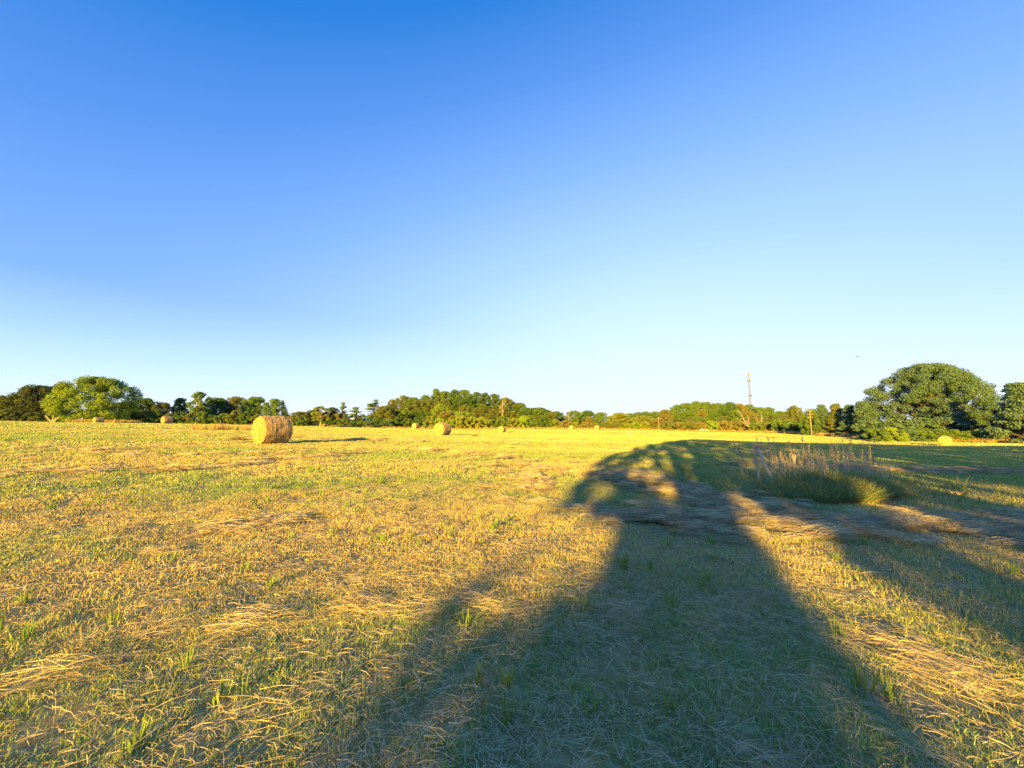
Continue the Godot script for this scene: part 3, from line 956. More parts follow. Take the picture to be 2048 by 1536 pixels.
func build_grass():
	var r := RandomNumberGenerator.new()
	r.seed = 1234
	var root := Node3D.new()
	root.name = "mown_grass"
	add_child(root)
	tag(root, "short mown yellow green grass stubble covering the field", "grass", "", "stuff")
	# zone: near, far, tufts per square metre, blades, radius, low, high, width
	var zones := [
		[0.9, 5.0, 120.0, 58, 0.11, 0.016, 0.064, 0.0033],
		[5.0, 11.0, 62.0, 52, 0.14, 0.018, 0.068, 0.0054],
		[11.0, 25.0, 26.0, 48, 0.22, 0.025, 0.085, 0.010],
		[25.0, 60.0, 7.0, 60, 0.45, 0.03, 0.09, 0.020],
		[60.0, 200.0, 0.8, 90, 1.3, 0.04, 0.11, 0.05]]
	for z in zones:
		var meshes := []
		var bufs := []
		for k in 9:
			meshes.append(tuft(r, z[3], z[4], z[5], z[6], z[7], [0.10, 0.34, 0.68][k / 3], 0.9))
			bufs.append(PackedFloat32Array())
		var half := deg_to_rad(64.0)
		var n := int(half * (z[1] * z[1] - z[0] * z[0]) * z[2])
		for i in n:
			var q := sqrt(lerpf(z[0] * z[0], z[1] * z[1], r.randf()))
			var an := r.randf_range(-half, half)
			var x := q * sin(an)
			var d := q * cos(an) - 0.3
			if z[0] > 50 and (x > d * 1.5 or x < -d * 1.5): continue
			var nz := patch.get_noise_2d(x, d) + 0.5 * patch.get_noise_2d(x * 4.0 + 40.0, d * 4.0)
			var st := streak.get_noise_2d(x * 0.30 + d * 0.12, d * 3.0 - x * 0.5)
			var dry := 0.42 + nz * 0.5 + st * 0.6
			var cover := swath_cover(x, d) if d < 42.0 else 0.0
			# thin and bare places
			var thin := bump.get_noise_2d(x * 3.0 + 9.0, d * 3.0)
			if thin < -0.30 and r.randf() < 0.5: continue
			if cover > 0.3 and r.randf() < cover * 0.8: continue
			dry += r.randf_range(-0.22, 0.22)
			var cls := 0 if dry < 0.34 else (1 if dry < 0.66 else 2)
			var g := clampf(0.55 - dry, -0.3, 0.4)
			var v := r.randf_range(0.86, 1.12) * (1.0 + 0.18 * st)
			var sy := r.randf_range(0.75, 1.2) * (1.0 + 0.35 * patch.get_noise_2d(x * 2.0 + 70.0, d * 2.0))
			put_copy(bufs[cls * 3 + r.randi() % 3], at(x, d), r.randf() * TAU, r.randf_range(0.85, 1.25), sy, Color(v * (1.0 - g * 0.28), v, v * (1.0 - g * 0.1)), r.randf_range(-0.12, 0.12))
		for k in 9: many("grass_tufts", meshes[k], mats["grass"], bufs[k], root)
	# scattered fresher, taller sprouts
	var fresh := []
	var fb := []
	for k in 3:
		var f := Faces.new()
		for i in 16:
			var an := r.randf() * TAU
			var b := Vector3(cos(an), 0, sin(an)) * r.randf() * 0.05
			var h := r.randf_range(0.07, 0.15)
			var t := b + Vector3(cos(an) * h * 0.3 * r.randf(), h, sin(an) * h * 0.3 * r.randf())
			var side := Vector3(-sin(an), 0, cos(an)) * 0.0035
			f.quad(b - side, b + side, b.lerp(t, 0.6) + side, b.lerp(t, 0.6) - side, Color(0.19, 0.30, 0.06))
			f.tri(b.lerp(t, 0.6) - side, b.lerp(t, 0.6) + side, t, Color(0.20, 0.31, 0.065))
		fresh.append(f.mesh())
		fb.append(PackedFloat32Array())
	for i in 620:
		var q := sqrt(lerpf(1.5, 200.0, r.randf()))
		var an := r.randf_range(-1.05, 1.05)
		var x := q * sin(an); var d := q * cos(an)
		if patch.get_noise_2d(x * 2.0 + 30.0, d * 2.0) < 0.05: continue
		put_copy(fb[r.randi() % 3], at(x, d), r.randf() * TAU, r.randf_range(0.7, 1.5), r.randf_range(0.7, 1.2), Color(1, 1, 1) * r.randf_range(0.8, 1.2))
	for k in 3: many("fresh_sprouts", fresh[k], mats["grass"], fb[k], root)

func build_hay():
	var r := RandomNumberGenerator.new()
	r.seed = 555
	var root := Node3D.new()
	root.name = "cut_hay"
	add_child(root)
	tag(root, "dry cut hay stems strewn in windrows over the mown field", "hay", "", "stuff")
	var meshes := []
	var bufs := []
	for k in 4:
		meshes.append(hay_mat(r, 60, 0.15, 0.08, 0.30, 0.0017 if k < 2 else 0.0042, 0.04, 0.7)); bufs.append(PackedFloat32Array())
	for k in 3:
		meshes.append(hay_mat(r, 46, 0.26, 0.15, 0.42, 0.008, 0.07, 0.55)); bufs.append(PackedFloat32Array())
	for k in 3:    # loose single stems
		meshes.append(hay_mat(r, 7, 0.2, 0.05, 0.34, 0.0017, 0.06, 1.4)); bufs.append(PackedFloat32Array())
	for s in SWATHS:
		var pts: Array = s[0]
		for i in pts.size() - 1:
			var a := Vector2(pts[i][0], pts[i][1]); var b := Vector2(pts[i + 1][0], pts[i + 1][1])
			var near: bool = minf(a.y, b.y) < 9.0
			var len := a.distance_to(b)
			var n := int(len * s[1] * 2.0 * s[2] * (62 if near else 26))
			var turn := atan2(b.y - a.y, b.x - a.x)
			var across := (b - a).orthogonal().normalized()
			for k in n:
				var p: Vector2 = a.lerp(b, r.randf_range(-0.06, 1.06)) + across * r.randfn(0.0, 0.62) * s[1]
				if patch.get_noise_2d(p.x * 3.5, p.y * 3.5 + 50.0) < (-0.22 if s[2] > 1.0 else 0.0): continue
				var v := r.randf_range(0.6, 1.15)
				var idx := (r.randi() % 2 + (0 if p.y < 4.2 else 2)) if near else 4 + r.randi() % 3
				put_copy(bufs[idx], at(p.x, p.y, r.randf_range(0.0, 0.05) * s[2] + 0.01), turn + r.randfn(0.0, 0.45), r.randf_range(0.8, 1.25), r.randf_range(0.8, 1.6), Color(v, v, v))
	# short broken bits everywhere near
	for k in 3:
		meshes.append(hay_mat(r, 16, 0.12, 0.02, 0.11, 0.0026, 0.025, 3.0)); bufs.append(PackedFloat32Array())
	for i in 6500:
		var q := sqrt(lerpf(1.0, 100.0, pow(r.randf(), 1.5)))
		var an := r.randf_range(-1.1, 1.1)
		var v := r.randf_range(0.75, 1.15)
		put_copy(bufs[10 + r.randi() % 3], at(q * sin(an), q * cos(an), 0.004), r.randf() * TAU, r.randf_range(0.8, 1.3), 1.0, Color(v, v, v * 0.95))
	# thin litter everywhere near
	for i in 3600:
		var q := sqrt(lerpf(1.0, 196.0, r.randf()))
		var an := r.randf_range(-1.1, 1.1)
		var x := q * sin(an); var d := q * cos(an)
		var nz := patch.get_noise_2d(x * 1.3 + 15.0, d * 1.3)
		if nz < -0.05 and r.randf() < 0.75: continue
		var v := r.randf_range(0.8, 1.15)
		put_copy(bufs[7 + r.randi() % 3], at(x, d, 0.03), r.randf() * TAU, r.randf_range(0.7, 1.2), 1.0, Color(v, v, v))
	for k in meshes.size(): many("hay_stems", meshes[k], mats["straw"], bufs[k], root)

# ---------------------------------------------------------------- the uncut patch
func build_weed_patch():
	var r := RandomNumberGenerator.new()
	r.seed = 909
	var root := Node3D.new()
	root.name = "tall_grass"
	add_child(root)
	tag(root, "uncut clump of tall green grass around the leaning stakes", "tall grass", "", "stuff")
	var meshes := []; var bufs := []
	for k in 4:
		var f := Faces.new()
		for i in 34:
			var an := r.randf() * TAU
			var b := Vector3(cos(an), 0, sin(an)) * sqrt(r.randf()) * 0.16
			var h := r.randf_range(0.15, 0.66)
			var bend := Vector3(cos(an + r.randf_range(-0.7, 0.7)), 0, sin(an + r.randf_range(-0.7, 0.7))) * h * r.randf_range(0.1, 0.75)
			var side := Vector3(-sin(an), 0, cos(an)).rotated(Vector3.UP, r.randf() * 3.0) * 0.007
			var col := Color(0.16, 0.25, 0.09).lerp(Color(0.34, 0.38, 0.16), r.randf())
			if k == 3: col = Color(0.48, 0.40, 0.20).lerp(Color(0.3, 0.32, 0.12), r.randf())
			var p := b; 
			for q in 3:
				var s := (q + 1) / 3.0
				var e := b + bend * s * s + Vector3(0, h * (s - 0.22 * s * s * bend.length() / h), 0)
				if q < 2: f.quad(p - side, p + side, e + side * 0.85, e - side * 0.85, col)
				else: f.tri(p - side * 0.85, p + side * 0.85, e, col)
				p = e
		meshes.append(f.mesh()); bufs.append(PackedFloat32Array())
	for i in 1500:
		var an := r.randf() * TAU
		var q := sqrt(r.randf())
		var x := 7.35 + cos(an) * q * 1.6 + sin(an) * q * 0.9
		var d := 9.0 + sin(an) * q * 1.25
		var edge := (1.15 - q * 0.55) * clampf(0.45 + (x - 5.9) * 0.4, 0.4, 1.0)
		var v := r.randf_range(0.85, 1.15)
		put_copy(bufs[r.randi() % 4 if r.randf() < 0.5 else r.randi() % 3], at(x, d), r.randf() * TAU, 1.0, edge * r.randf_range(0.45, 1.1), Color(v, v, v))
	for i in 260:    # sparse rank grass round the patch
		var x := r.randf_range(4.2, 11.5)
		var d := r.randf_range(8.4, 14.5)
		if patch.get_noise_2d(x * 2.0, d * 2.0) < -0.05: continue
		var v := r.randf_range(0.85, 1.15)
		put_copy(bufs[r.randi() % 4], at(x, d), r.randf() * TAU, 0.9, r.randf_range(0.35, 0.7), Color(v, v, v))
	for k in 4: many("rank_blades", meshes[k], mats["grass"], bufs[k], root)
	# weed stalks with seed heads, one object each
	var protos := []
	for k in 5:
		var st := Faces.new()
		var hd := Faces.new()
		var h := r.randf_range(0.85, 1.05)
		var top := Vector3(r.randf_range(-0.08, 0.08), h, r.randf_range(-0.08, 0.08))
		st.tube([Vector3(0, -0.05, 0), top * Vector3(0.3, 0.55, 0.3), top], [0.005, 0.0042, 0.0025], 4, WHITE)
		for b in 4:
			var from := top * Vector3(0.5, 0.45 + 0.12 * b, 0.5)
			var to := from + Vector3(r.randf_range(-0.11, 0.11), r.randf_range(0.12, 0.25), r.randf_range(-0.11, 0.11))
			st.tube([from, to], [0.003, 0.0015], 3, WHITE)
			for q in 6:
				var c := from.lerp(to, r.randf_range(0.5, 1.05))
				var w := rdir(r) * 0.010
				hd.tri(c, c + w + Vector3(0, 0.02, 0), c + rdir(r) * 0.016, WHITE)
		for q in 40:
			var c := top * Vector3(1, r.randf_range(0.80, 1.03), 1)
			var w := rdir(r)
			hd.tri(c, c + w * 0.020 + Vector3(0, 0.016, 0), c + w * 0.012 + rdir(r) * 0.014, WHITE)
		protos.append([st.mesh(), hd.mesh()])
	var stem_mat := plain(0.46, 0.40, 0.29, 0.85)
	var head_mat := plain(0.31, 0.26, 0.18, 0.9)
	var pale_stem := plain(0.62, 0.50, 0.34, 0.85)
	var pale_head := plain(0.62, 0.49, 0.33, 0.9)
	var first := [null, null]
	for i in 210:
		var pale := i % 3 != 0
		var x: float
		var d: float
		if pale:
			x = r.randf_range(8.3, 10.6); d = r.randf_range(8.8, 11.4)
			if r.randf() < 0.55: x = r.randf_range(6.3, 9.0)
		else:
			x = r.randfn(7.9, 1.15); d = r.randfn(10.2, 0.9)
		if x < d * 0.60 or x > d * 1.06: x = d * r.randf_range(0.66, 0.98)
		var label := "pale dry weed stalk with a light seed head in the uncut patch" if pale else "brown weed stalk with a dark seed head in the uncut patch"
		var t := thing("weed_stalk", label, "weed", at(x, d), r.randf() * TAU, "pale dry weed stalks" if pale else "brown weed stalks")
		var p: Array = protos[i % 5]
		part("stem", p[0], pale_stem if pale else stem_mat, t)
		part("seed_head", p[1], pale_head if pale else head_mat, t).set_meta("kind", "stuff")
		t.scale = Vector3(1, 1, 1) * (r.randf_range(0.6, 0.9) if pale else r.randf_range(0.75, 1.28))
		t.rotation.z = r.randf_range(-0.16, 0.16)
		t.rotation.x = r.randf_range(-0.16, 0.16)

# ---------------------------------------------------------------- stakes, clods, bird
func slat(f: Faces, a: Vector3, b: Vector3, w: float, th: float):
	var dir := (b - a).normalized()
	var s := dir.cross(Vector3(0, 0, 1)).normalized()
	var n := s.cross(dir)
	var p := []
	for e in [a, b]:
		for q in [[-1, -1], [1, -1], [1, 1], [-1, 1]]:
			p.append(e + s * w * 0.5 * q[0] + n * th * 0.5 * q[1])
	for k in 4:
		f.quad(p[k], p[(k + 1) % 4], p[4 + (k + 1) % 4], p[4 + k], WHITE)
	f.quad(p[0], p[1], p[2], p[3], WHITE)
	f.quad(p[4], p[5], p[6], p[7], WHITE)

func build_small_things():
	var r := RandomNumberGenerator.new()
	r.seed = 31
	# two wooden stakes that lean together in the uncut patch
	var wood := plain(0.74, 0.60, 0.44, 0.8)
	var t := thing("wooden_stake", "thin upright wooden stake with a pink ribbon tied on top", "stake", at(6.88, 10.5), 0.0, "stakes in the uncut patch")
	var f := Faces.new()
	slat(f, Vector3(0, -0.15, 0), Vector3(-0.09, 1.03, 0), 0.035, 0.022)
	part("shaft", f.mesh(), wood, t)
	f = Faces.new()
	var o := Vector3(-0.085, 0.97, 0)
	f.tube([o + Vector3(0, -0.05, 0), o + Vector3(0, 0.05, 0)], [0.03, 0.03], 6, WHITE)
	for k in 3:
		var p := o + Vector3(0.02, 0.02, 0.01 * k)
		for q in 4:
			var e := p + Vector3(0.045 + 0.01 * k, -0.012 - 0.012 * q + 0.015 * sin(q * 2.0 + k), 0.012 * sin(q * 2.4 + k))
			f.quad(p, p + Vector3(0, 0.03, 0), e + Vector3(0, 0.03, 0), e, WHITE)
			p = e
	part("ribbon", f.mesh(), mats["pink"], t)
	t = thing("wooden_stake", "slanting broad wooden stake propped against the ribboned one", "stake", at(7.05, 10.35), 0.0, "stakes in the uncut patch")
	f = Faces.new()
	slat(f, Vector3(0.13, -0.1, 0.05), Vector3(-0.2, 0.92, -0.08), 0.06, 0.025)
	part("shaft", f.mesh(), wood, t)
	# hay clumps left on the field
	for c in [["dark tuft of hay lying beside the largest bale", -16.7, 22.8, 0.45], ["small hay tuft out beyond the second bale", -4.3, 43.0, 0.35]]:
		var k := thing("hay_tuft", c[0], "hay tuft", at(c[1], c[2]), 0.3, "hay tufts left on the field")
		f = Faces.new()
		for i in 420:
			var d := rdir(r)
			d.y = absf(d.y) * 0.55
			var p: Vector3 = d * c[3] * r.randf_range(0.3, 1.0)
			p.x *= 1.5
			var tang := (rdir(r) + Vector3(0.8, 0, 0)).normalized()
			var side := tang.cross(Vector3.UP).normalized() * 0.008
			var len := r.randf_range(0.08, 0.2)
			p.y = maxf(p.y, 0.01)
			f.quad(p - tang * len - side, p - tang * len + side, p + tang * len + side, p + tang * len - side, Color(0.40, 0.29, 0.13) * r.randf_range(0.7, 1.2))
		var m := part("stems", f.mesh(), mats["straw"], k)
		m.set_meta("kind", "stuff")
	# tall dry grass: at the forked tree, on the crest, along the fence
	var root := Node3D.new()
	root.name = "dry_grass"
	add_child(root)
	tag(root, "tall dry tan grass along the fence and the far field edge", "dry grass", "", "stuff")
	var meshes := []; var bufs := []
	for k in 3:
		f = Faces.new()
		for i in 40:
			var an := r.randf() * TAU
			var b := Vector3(cos(an), 0, sin(an)) * r.randf() * 0.4
			var h := r.randf_range(0.5, 1.05)
			var e := b + Vector3(r.randf_range(-0.2, 0.2), h, r.randf_range(-0.2, 0.2))
			var side := Vector3(cos(an * 3.0), 0, sin(an * 3.0)) * 0.014
			var col := Color(0.50, 0.36, 0.15).lerp(Color(0.36, 0.29, 0.10), r.randf())
			f.quad(b - side, b + side, e + side * 0.4, e - side * 0.4, col)
		meshes.append(f.mesh()); bufs.append(PackedFloat32Array())
	for i in 420:
		var x := r.randf_range(-107.0, -92.0); var d := r.randf_range(89.0, 93.0)
		put_copy(bufs[r.randi() % 3], at(x, d), r.randf() * TAU, 1.2, r.randf_range(0.5, 1.1), Color(1, 1, 1) * r.randf_range(0.85, 1.1))
	for i in 34:
		var x := r.randfn(-34.5, 2.0); var d := r.randfn(45.0, 1.5)
		put_copy(bufs[r.randi() % 3], at(x, d), r.randf() * TAU, 1.2, r.randf_range(0.3, 0.85), Color(1, 1, 1) * r.randf_range(0.9, 1.15))
	var path := [[100.0, 56.0], [79.0, 78.0], [88.0, 105.0], [96.0, 134.0], [94.5, 142.0], [88.0, 173.0], [62.0, 180.0], [20.0, 186.0], [-40.0, 188.0], [-90.0, 176.0]]
	for i in path.size() - 1:
		var a := Vector2(path[i][0], path[i][1]); var b := Vector2(path[i + 1][0], path[i + 1][1])
		for k in int(a.distance_to(b) * 7.0):
			var p := a.lerp(b, r.randf()) + Vector2(r.randfn(0, 1.3), r.randfn(0, 1.3))
			put_copy(bufs[r.randi() % 3], at(p.x, p.y), r.randf() * TAU, 1.3, r.randf_range(0.5, 1.1), Color(1, 1, 1) * r.randf_range(0.8, 1.1))
	for k in 3: many("dry_blades", meshes[k], mats["grass"], bufs[k], root)
	# a bird far up over the evergreens
	var b := thing("bird", "tiny dark bird flying in the open sky", "bird", Vector3(53.0, 12.0, -56.0), 0.5)
	f = Faces.new()
	f.tube([Vector3(-0.2, 0, 0), Vector3(-0.12, 0.01, 0), Vector3(0.05, 0, 0), Vector3(0.2, 0, 0)], [0.02, 0.05, 0.05, 0.01], 7, WHITE)
	for s in [-1.0, 1.0]:
		f.quad(Vector3(-0.08, 0.02, 0), Vector3(-0.05, 0.12, 0.22 * s), Vector3(0.06, 0.12, 0.22 * s), Vector3(0.08, 0.02, 0), WHITE)
		f.tri(Vector3(-0.05, 0.12, 0.22 * s), Vector3(0.08, 0.09, 0.45 * s), Vector3(0.06, 0.12, 0.22 * s), WHITE)
	part("body", f.mesh(), mats["bird"], b)

# ---------------------------------------------------------------- tree table: name, label, group, category, kind, hue, x, distance, height, width, turn
var TREES := [
["broadleaf_tree","dark broad tree at the open end of the dark tree row","trees behind the crest of the field","tree","round","dark",-168.3,112,9.1,16.5,3.91],
["broadleaf_tree","dark tree with a loose top behind the field crest","trees behind the crest of the field","tree","tall","dark",-164.2,116,8.9,14.0,4.66],
["broadleaf_tree","olive tinted tree at the low end of the dark trees","trees behind the crest of the field","tree","round","olive",-156.1,116,8.7,12.5,4.99],
["broadleaf_tree","tall dark tree beside the big sunlit forked tree","trees behind the crest of the field","tree","round","dark",-144.8,113,11.5,14.4,5.92],
["broadleaf_tree","dark tree top rising behind the big sunlit forked tree","trees behind the crest of the field","tree","tall","dark",-147.0,120,12.7,11.3,4.65],
["broadleaf_tree","deep green tree tucked behind the big sunlit forked tree","trees behind the crest of the field","tree","round","deep",-117.9,112,6.7,9.0,5.79],
["broadleaf_tree","dark green domed tree behind the hay bale with the visible round end","trees behind the crest of the field","tree","round","deep",-114.7,116,8.3,9.7,0.18],
["broadleaf_tree","olive green tree lower than the domed tree beside it","trees behind the crest of the field","tree","round","olive",-111.3,118,7.2,7.9,2.92],
["broadleaf_tree","slim upright deep green tree next to the pale trunked tree","trees behind the crest of the field","tree","tall","deep",-101.2,113,8.4,5.5,5.92],
["broadleaf_tree","tall ragged tree with a pale trunk standing by a sky gap","trees behind the crest of the field","tree","pale","mid",-92.8,110,10.0,7.1,4.08],
["broadleaf_tree","first dark crown of the clump behind the post","trees behind the crest of the field","tree","round","deep",-100.2,126,9.5,10.5,5.66],
["broadleaf_tree","olive crown in the clump behind the large hay bale","trees behind the crest of the field","tree","round","olive",-95.6,128,10.2,11.3,0.71],
["broadleaf_tree","broad leafy crown right above the large hay bale","trees behind the crest of the field","tree","round","mid",-87.3,126,10.1,11.8,2.95],
["broadleaf_tree","sunlit crown at the end of the clump above the large bale","trees behind the crest of the field","tree","round","mid",-78.0,122,9.2,8.5,1.55],
["broadleaf_tree","low olive tree beside the thin distant mast","trees behind the crest of the field","tree","round","olive",-112.1,196,7.0,13.2,3.41],
["broadleaf_tree","small deep green tree beyond the tan clearing","trees behind the crest of the field","tree","round","deep",-106.9,200,8.2,9.7,3.6],
["broadleaf_tree","yellow green tree with a bright pale trunk by the clearing","trees behind the crest of the field","tree","pale","yellow",-95.7,186,9.9,10.5,0.08],
["broadleaf_tree","small dark tree next to the yellow green pale trunked tree","trees behind the crest of the field","tree","tall","dark",-94.8,196,9.5,8.4,1.36],
["broadleaf_tree","thin scraggly tree poking above the low trees","trees behind the crest of the field","tree","sparse","mid",-93.6,205,12.9,6.1,1.76],
["broadleaf_tree","ochre brown small tree below the thin scraggly tree","trees behind the crest of the field","tree","round","ochre",-89.7,192,6.5,11.3,5.75],
["broadleaf_tree","open crowned tree between the scraggly tree and wooded hill","trees behind the crest of the field","tree","sparse","mid",-84.3,200,10.2,10.7,4.81],
["broadleaf_tree","larger airy tree at the foot of the wooded hill","trees behind the crest of the field","tree","sparse","mid",-76.5,205,14.1,13.8,1.0],
["broadleaf_tree","olive tree next to the airy tree at the hill foot","trees behind the crest of the field","tree","round","olive",-68.2,200,10.7,11.8,5.01],
["broadleaf_tree","rounded green tree beyond the bare grey tree","trees behind the crest of the field","tree","round","mid",39.3,232,10.2,14.3,0.87],
["broadleaf_tree","rounded deep green tree behind the ochre cone shaped tree","trees behind the crest of the field","tree","round","deep",48.2,236,10.5,13.9,3.88],
["broadleaf_tree","rounded green tree between the ochre cone and yellow trees","trees behind the crest of the field","tree","round","mid",55.5,232,9.4,12.5,0.8],
["conifer_tree","small ochre cone shaped tree at the field edge","trees behind the crest of the field","tree","conifer","ochre",42.4,205,6.7,7.2,0.01],
["broadleaf_tree","yellow tinged broad tree behind the two white stakes","trees behind the crest of the field","tree","round","yellow",59.7,205,8.8,16.0,5.47],
["broadleaf_tree","flat topped yellow green tree beside the tall bare pole","trees behind the crest of the field","tree","round","yellow",72.4,205,7.2,17.1,1.32],
["broadleaf_tree","ochre brown small tree at the tall bare pole","trees behind the crest of the field","tree","round","ochre",74.5,190,5.9,10.2,1.35],
["broadleaf_tree","lone domed tree beside the utility pole","trees behind the crest of the field","tree","round","olive",114.4,150,11.0,7.7,6.17],
["broadleaf_tree","green tree right behind the utility pole","trees behind the crest of the field","tree","round","mid",87.3,108,7.6,6.4,5.48],
["conifer_tree","grey green ragged tree top next to the utility pole","trees behind the crest of the field","tree","conifer","blue",88.6,106,9.1,5.7,1.82],
["conifer_tree","brownish ragged evergreen in the row by the giant tree","trees behind the crest of the field","tree","conifer","olive",89.9,103,9.1,6.6,6.04],
["conifer_tree","grey green ragged evergreen in the row by the giant tree","trees behind the crest of the field","tree","conifer","blue",88.3,97,8.7,6.5,3.39],
["conifer_tree","taller ragged evergreen touching the giant tree","trees behind the crest of the field","tree","conifer","blue",86.3,91,9.2,6.6,4.26],
["broadleaf_tree","grey green tree between the giant tree and tall evergreen","trees behind the crest of the field","tree","round","blue",101.9,80,7.0,8.6,1.29],
["conifer_tree","tall grey green evergreen past the giant tree","trees behind the crest of the field","tree","conifer","blue",90.6,66,11.2,9.3,5.91],
["conifer_tree","second tall evergreen out past the giant tree","trees behind the crest of the field","tree","conifer","blue",99.8,66,10.7,12.4,4.34],
["forked_tree","big sunlit yellow green tree with a pale forked trunk","","tree","forked","bright",-109.4,97,12.2,17.2,0],
["giant_tree","giant spreading grey green tree towering over the fence line","","tree","giant","blue",99.5,88,17.8,24.3,0],
["dead_tree","big bare dead tree with pale forking limbs in front of wood","","tree","dead","bare",110.7,172,11.1,12.9,0],
["dead_tree","pale bare snag rising among the trees of the wooded hill","","tree","dead","bare",-5.5,205,16.4,7.2,1],
["dead_tree","bare grey tree standing alone at the far field edge","","tree","dead","bare",28.8,190,9.0,6.1,2],
["broadleaf_tree","olive green rounded tree in the wood on the far hill","trees of the wooded far hill","tree","round","olive",-93.4,268,9.2,14.4,1.04],
["broadleaf_tree","olive green slender tree in the wood on the far hill","trees of the wooded far hill","tree","tall","olive",-86.9,268,13.9,11.0,3.74],
["broadleaf_tree","olive green rounded tree in the wood on the far hill","trees of the wooded far hill","tree","round","olive",-78.7,268,15.6,15.6,1.98],
["broadleaf_tree","mid green rounded tree in the wood on the far hill","trees of the wooded far hill","tree","round","mid",-71.2,268,13.2,20.6,0.14],
["broadleaf_tree","mid green slender tree in the wood on the far hill","trees of the wooded far hill","tree","tall","mid",-62.9,268,13.6,11.6,2.3],
["broadleaf_tree","mid green slender tree in the wood on the far hill","trees of the wooded far hill","tree","tall","mid",-55.1,268,17.0,9.9,6.0],
["broadleaf_tree","mid green rounded tree in the wood on the far hill","trees of the wooded far hill","tree","round","mid",-48.5,268,13.9,16.0,5.61],
["broadleaf_tree","deep green slender tree in the wood on the far hill","trees of the wooded far hill","tree","tall","deep",-41.7,268,14.4,11.6,2.31],
["broadleaf_tree","mid green rounded tree in the wood on the far hill","trees of the wooded far hill","tree","round","mid",-34.7,268,14.2,14.2,3.84],
["broadleaf_tree","deep green rounded tree in the wood on the far hill","trees of the wooded far hill","tree","round","deep",-25.9,268,13.1,13.9,1.99],
["broadleaf_tree","deep green slender tree in the wood on the far hill","trees of the wooded far hill","tree","tall","deep",-19.3,268,13.7,11.3,6.26],
["broadleaf_tree","deep green slender tree in the wood on the far hill","trees of the wooded far hill","tree","tall","deep",-12.8,268,14.3,12.0,0.2],
["broadleaf_tree","olive green rounded tree in the wood on the far hill","trees of the wooded far hill","tree","round","olive",-4.5,268,13.4,17.4,0.91],
["broadleaf_tree","mid green rounded tree in the wood on the far hill","trees of the wooded far hill","tree","round","mid",4.5,268,11.5,19.2,0.82],
["broadleaf_tree","mid green rounded tree in the wood on the far hill","trees of the wooded far hill","tree","round","mid",12.8,268,9.2,12.5,2.34],
["broadleaf_tree","deep green rounded tree in the wood on the far hill","trees of the wooded far hill","tree","round","deep",19.0,268,11.0,20.1,3.9],
["broadleaf_tree","mid green slender tree in the wood on the far hill","trees of the wooded far hill","tree","tall","mid",25.5,268,10.5,11.5,3.01],
["broadleaf_tree","deep green rounded tree in the wood on the far hill","trees of the wooded far hill","tree","round","deep",32.5,268,10.5,14.6,6.21],
["broadleaf_tree","olive green rounded tree in the wood on the far hill","trees of the wooded far hill","tree","round","olive",-87.4,246,6.4,10.7,1.71],
["broadleaf_tree","olive green rounded tree in the wood on the far hill","trees of the wooded far hill","tree","round","olive",-78.6,246,6.1,17.2,4.87],
["broadleaf_tree","olive green rounded tree in the wood on the far hill","trees of the wooded far hill","tree","round","olive",-70.1,246,8.3,15.1,4.2],
["broadleaf_tree","olive green rounded tree in the wood on the far hill","trees of the wooded far hill","tree","round","olive",-61.1,246,11.0,15.9,3.65],
["broadleaf_tree","olive green rounded tree in the wood on the far hill","trees of the wooded far hill","tree","round","olive",-54.7,246,10.5,16.1,2.91],
["broadleaf_tree","olive green rounded tree in the wood on the far hill","trees of the wooded far hill","tree","round","olive",-45.7,246,10.2,12.4,2.17],
["broadleaf_tree","deep green slender tree in the wood on the far hill","trees of the wooded far hill","tree","tall","deep",-36.4,246,11.6,9.8,2.29],
["broadleaf_tree","deep green rounded tree in the wood on the far hill","trees of the wooded far hill","tree","round","deep",-29.0,246,12.7,17.7,5.89],
["broadleaf_tree","mid green rounded tree in the wood on the far hill","trees of the wooded far hill","tree","round","mid",-21.2,246,8.6,15.6,5.88],
["broadleaf_tree","olive green slender tree in the wood on the far hill","trees of the wooded far hill","tree","tall","olive",-13.2,246,7.4,10.1,5.45],
["broadleaf_tree","deep green rounded tree in the wood on the far hill","trees of the wooded far hill","tree","round","deep",-6.0,246,7.1,15.3,3.92],
["broadleaf_tree","deep green slender tree in the wood on the far hill","trees of the wooded far hill","tree","tall","deep",0.9,246,7.6,10.5,6.2],
["broadleaf_tree","deep green rounded tree in the wood on the far hill","trees of the wooded far hill","tree","round","deep",10.4,246,9.6,12.8,1.14],
["broadleaf_tree","mid green rounded tree in the wood on the far hill","trees of the wooded far hill","tree","round","mid",17.3,246,10.0,13.4,3.84],
["broadleaf_tree","olive green rounded tree in the wood on the far hill","trees of the wooded far hill","tree","round","olive",25.6,246,8.6,13.2,5.98],
["broadleaf_tree","deep green rounded tree in the wood on the far hill","trees of the wooded far hill","tree","round","deep",-79.2,226,2.9,17.3,3.45],
["broadleaf_tree","deep green rounded tree in the wood on the far hill","trees of the wooded far hill","tree","round","deep",-72.2,226,6.1,17.2,1.84],
["broadleaf_tree","bright green slender tree in the wood on the far hill","trees of the wooded far hill","tree","tall","bright",-65.1,226,7.9,9.5,2.32],
["broadleaf_tree","mid green rounded tree in the wood on the far hill","trees of the wooded far hill","tree","round","mid",-58.6,226,6.0,17.3,3.82],
["broadleaf_tree","mid green rounded tree in the wood on the far hill","trees of the wooded far hill","tree","round","mid",-51.5,226,5.7,10.0,3.55],
["broadleaf_tree","bright green rounded tree in the wood on the far hill","trees of the wooded far hill","tree","round","bright",-43.5,226,10.1,12.8,1.42],
["broadleaf_tree","bright green rounded tree in the wood on the far hill","trees of the wooded far hill","tree","round","bright",-36.6,226,6.4,17.3,5.74],
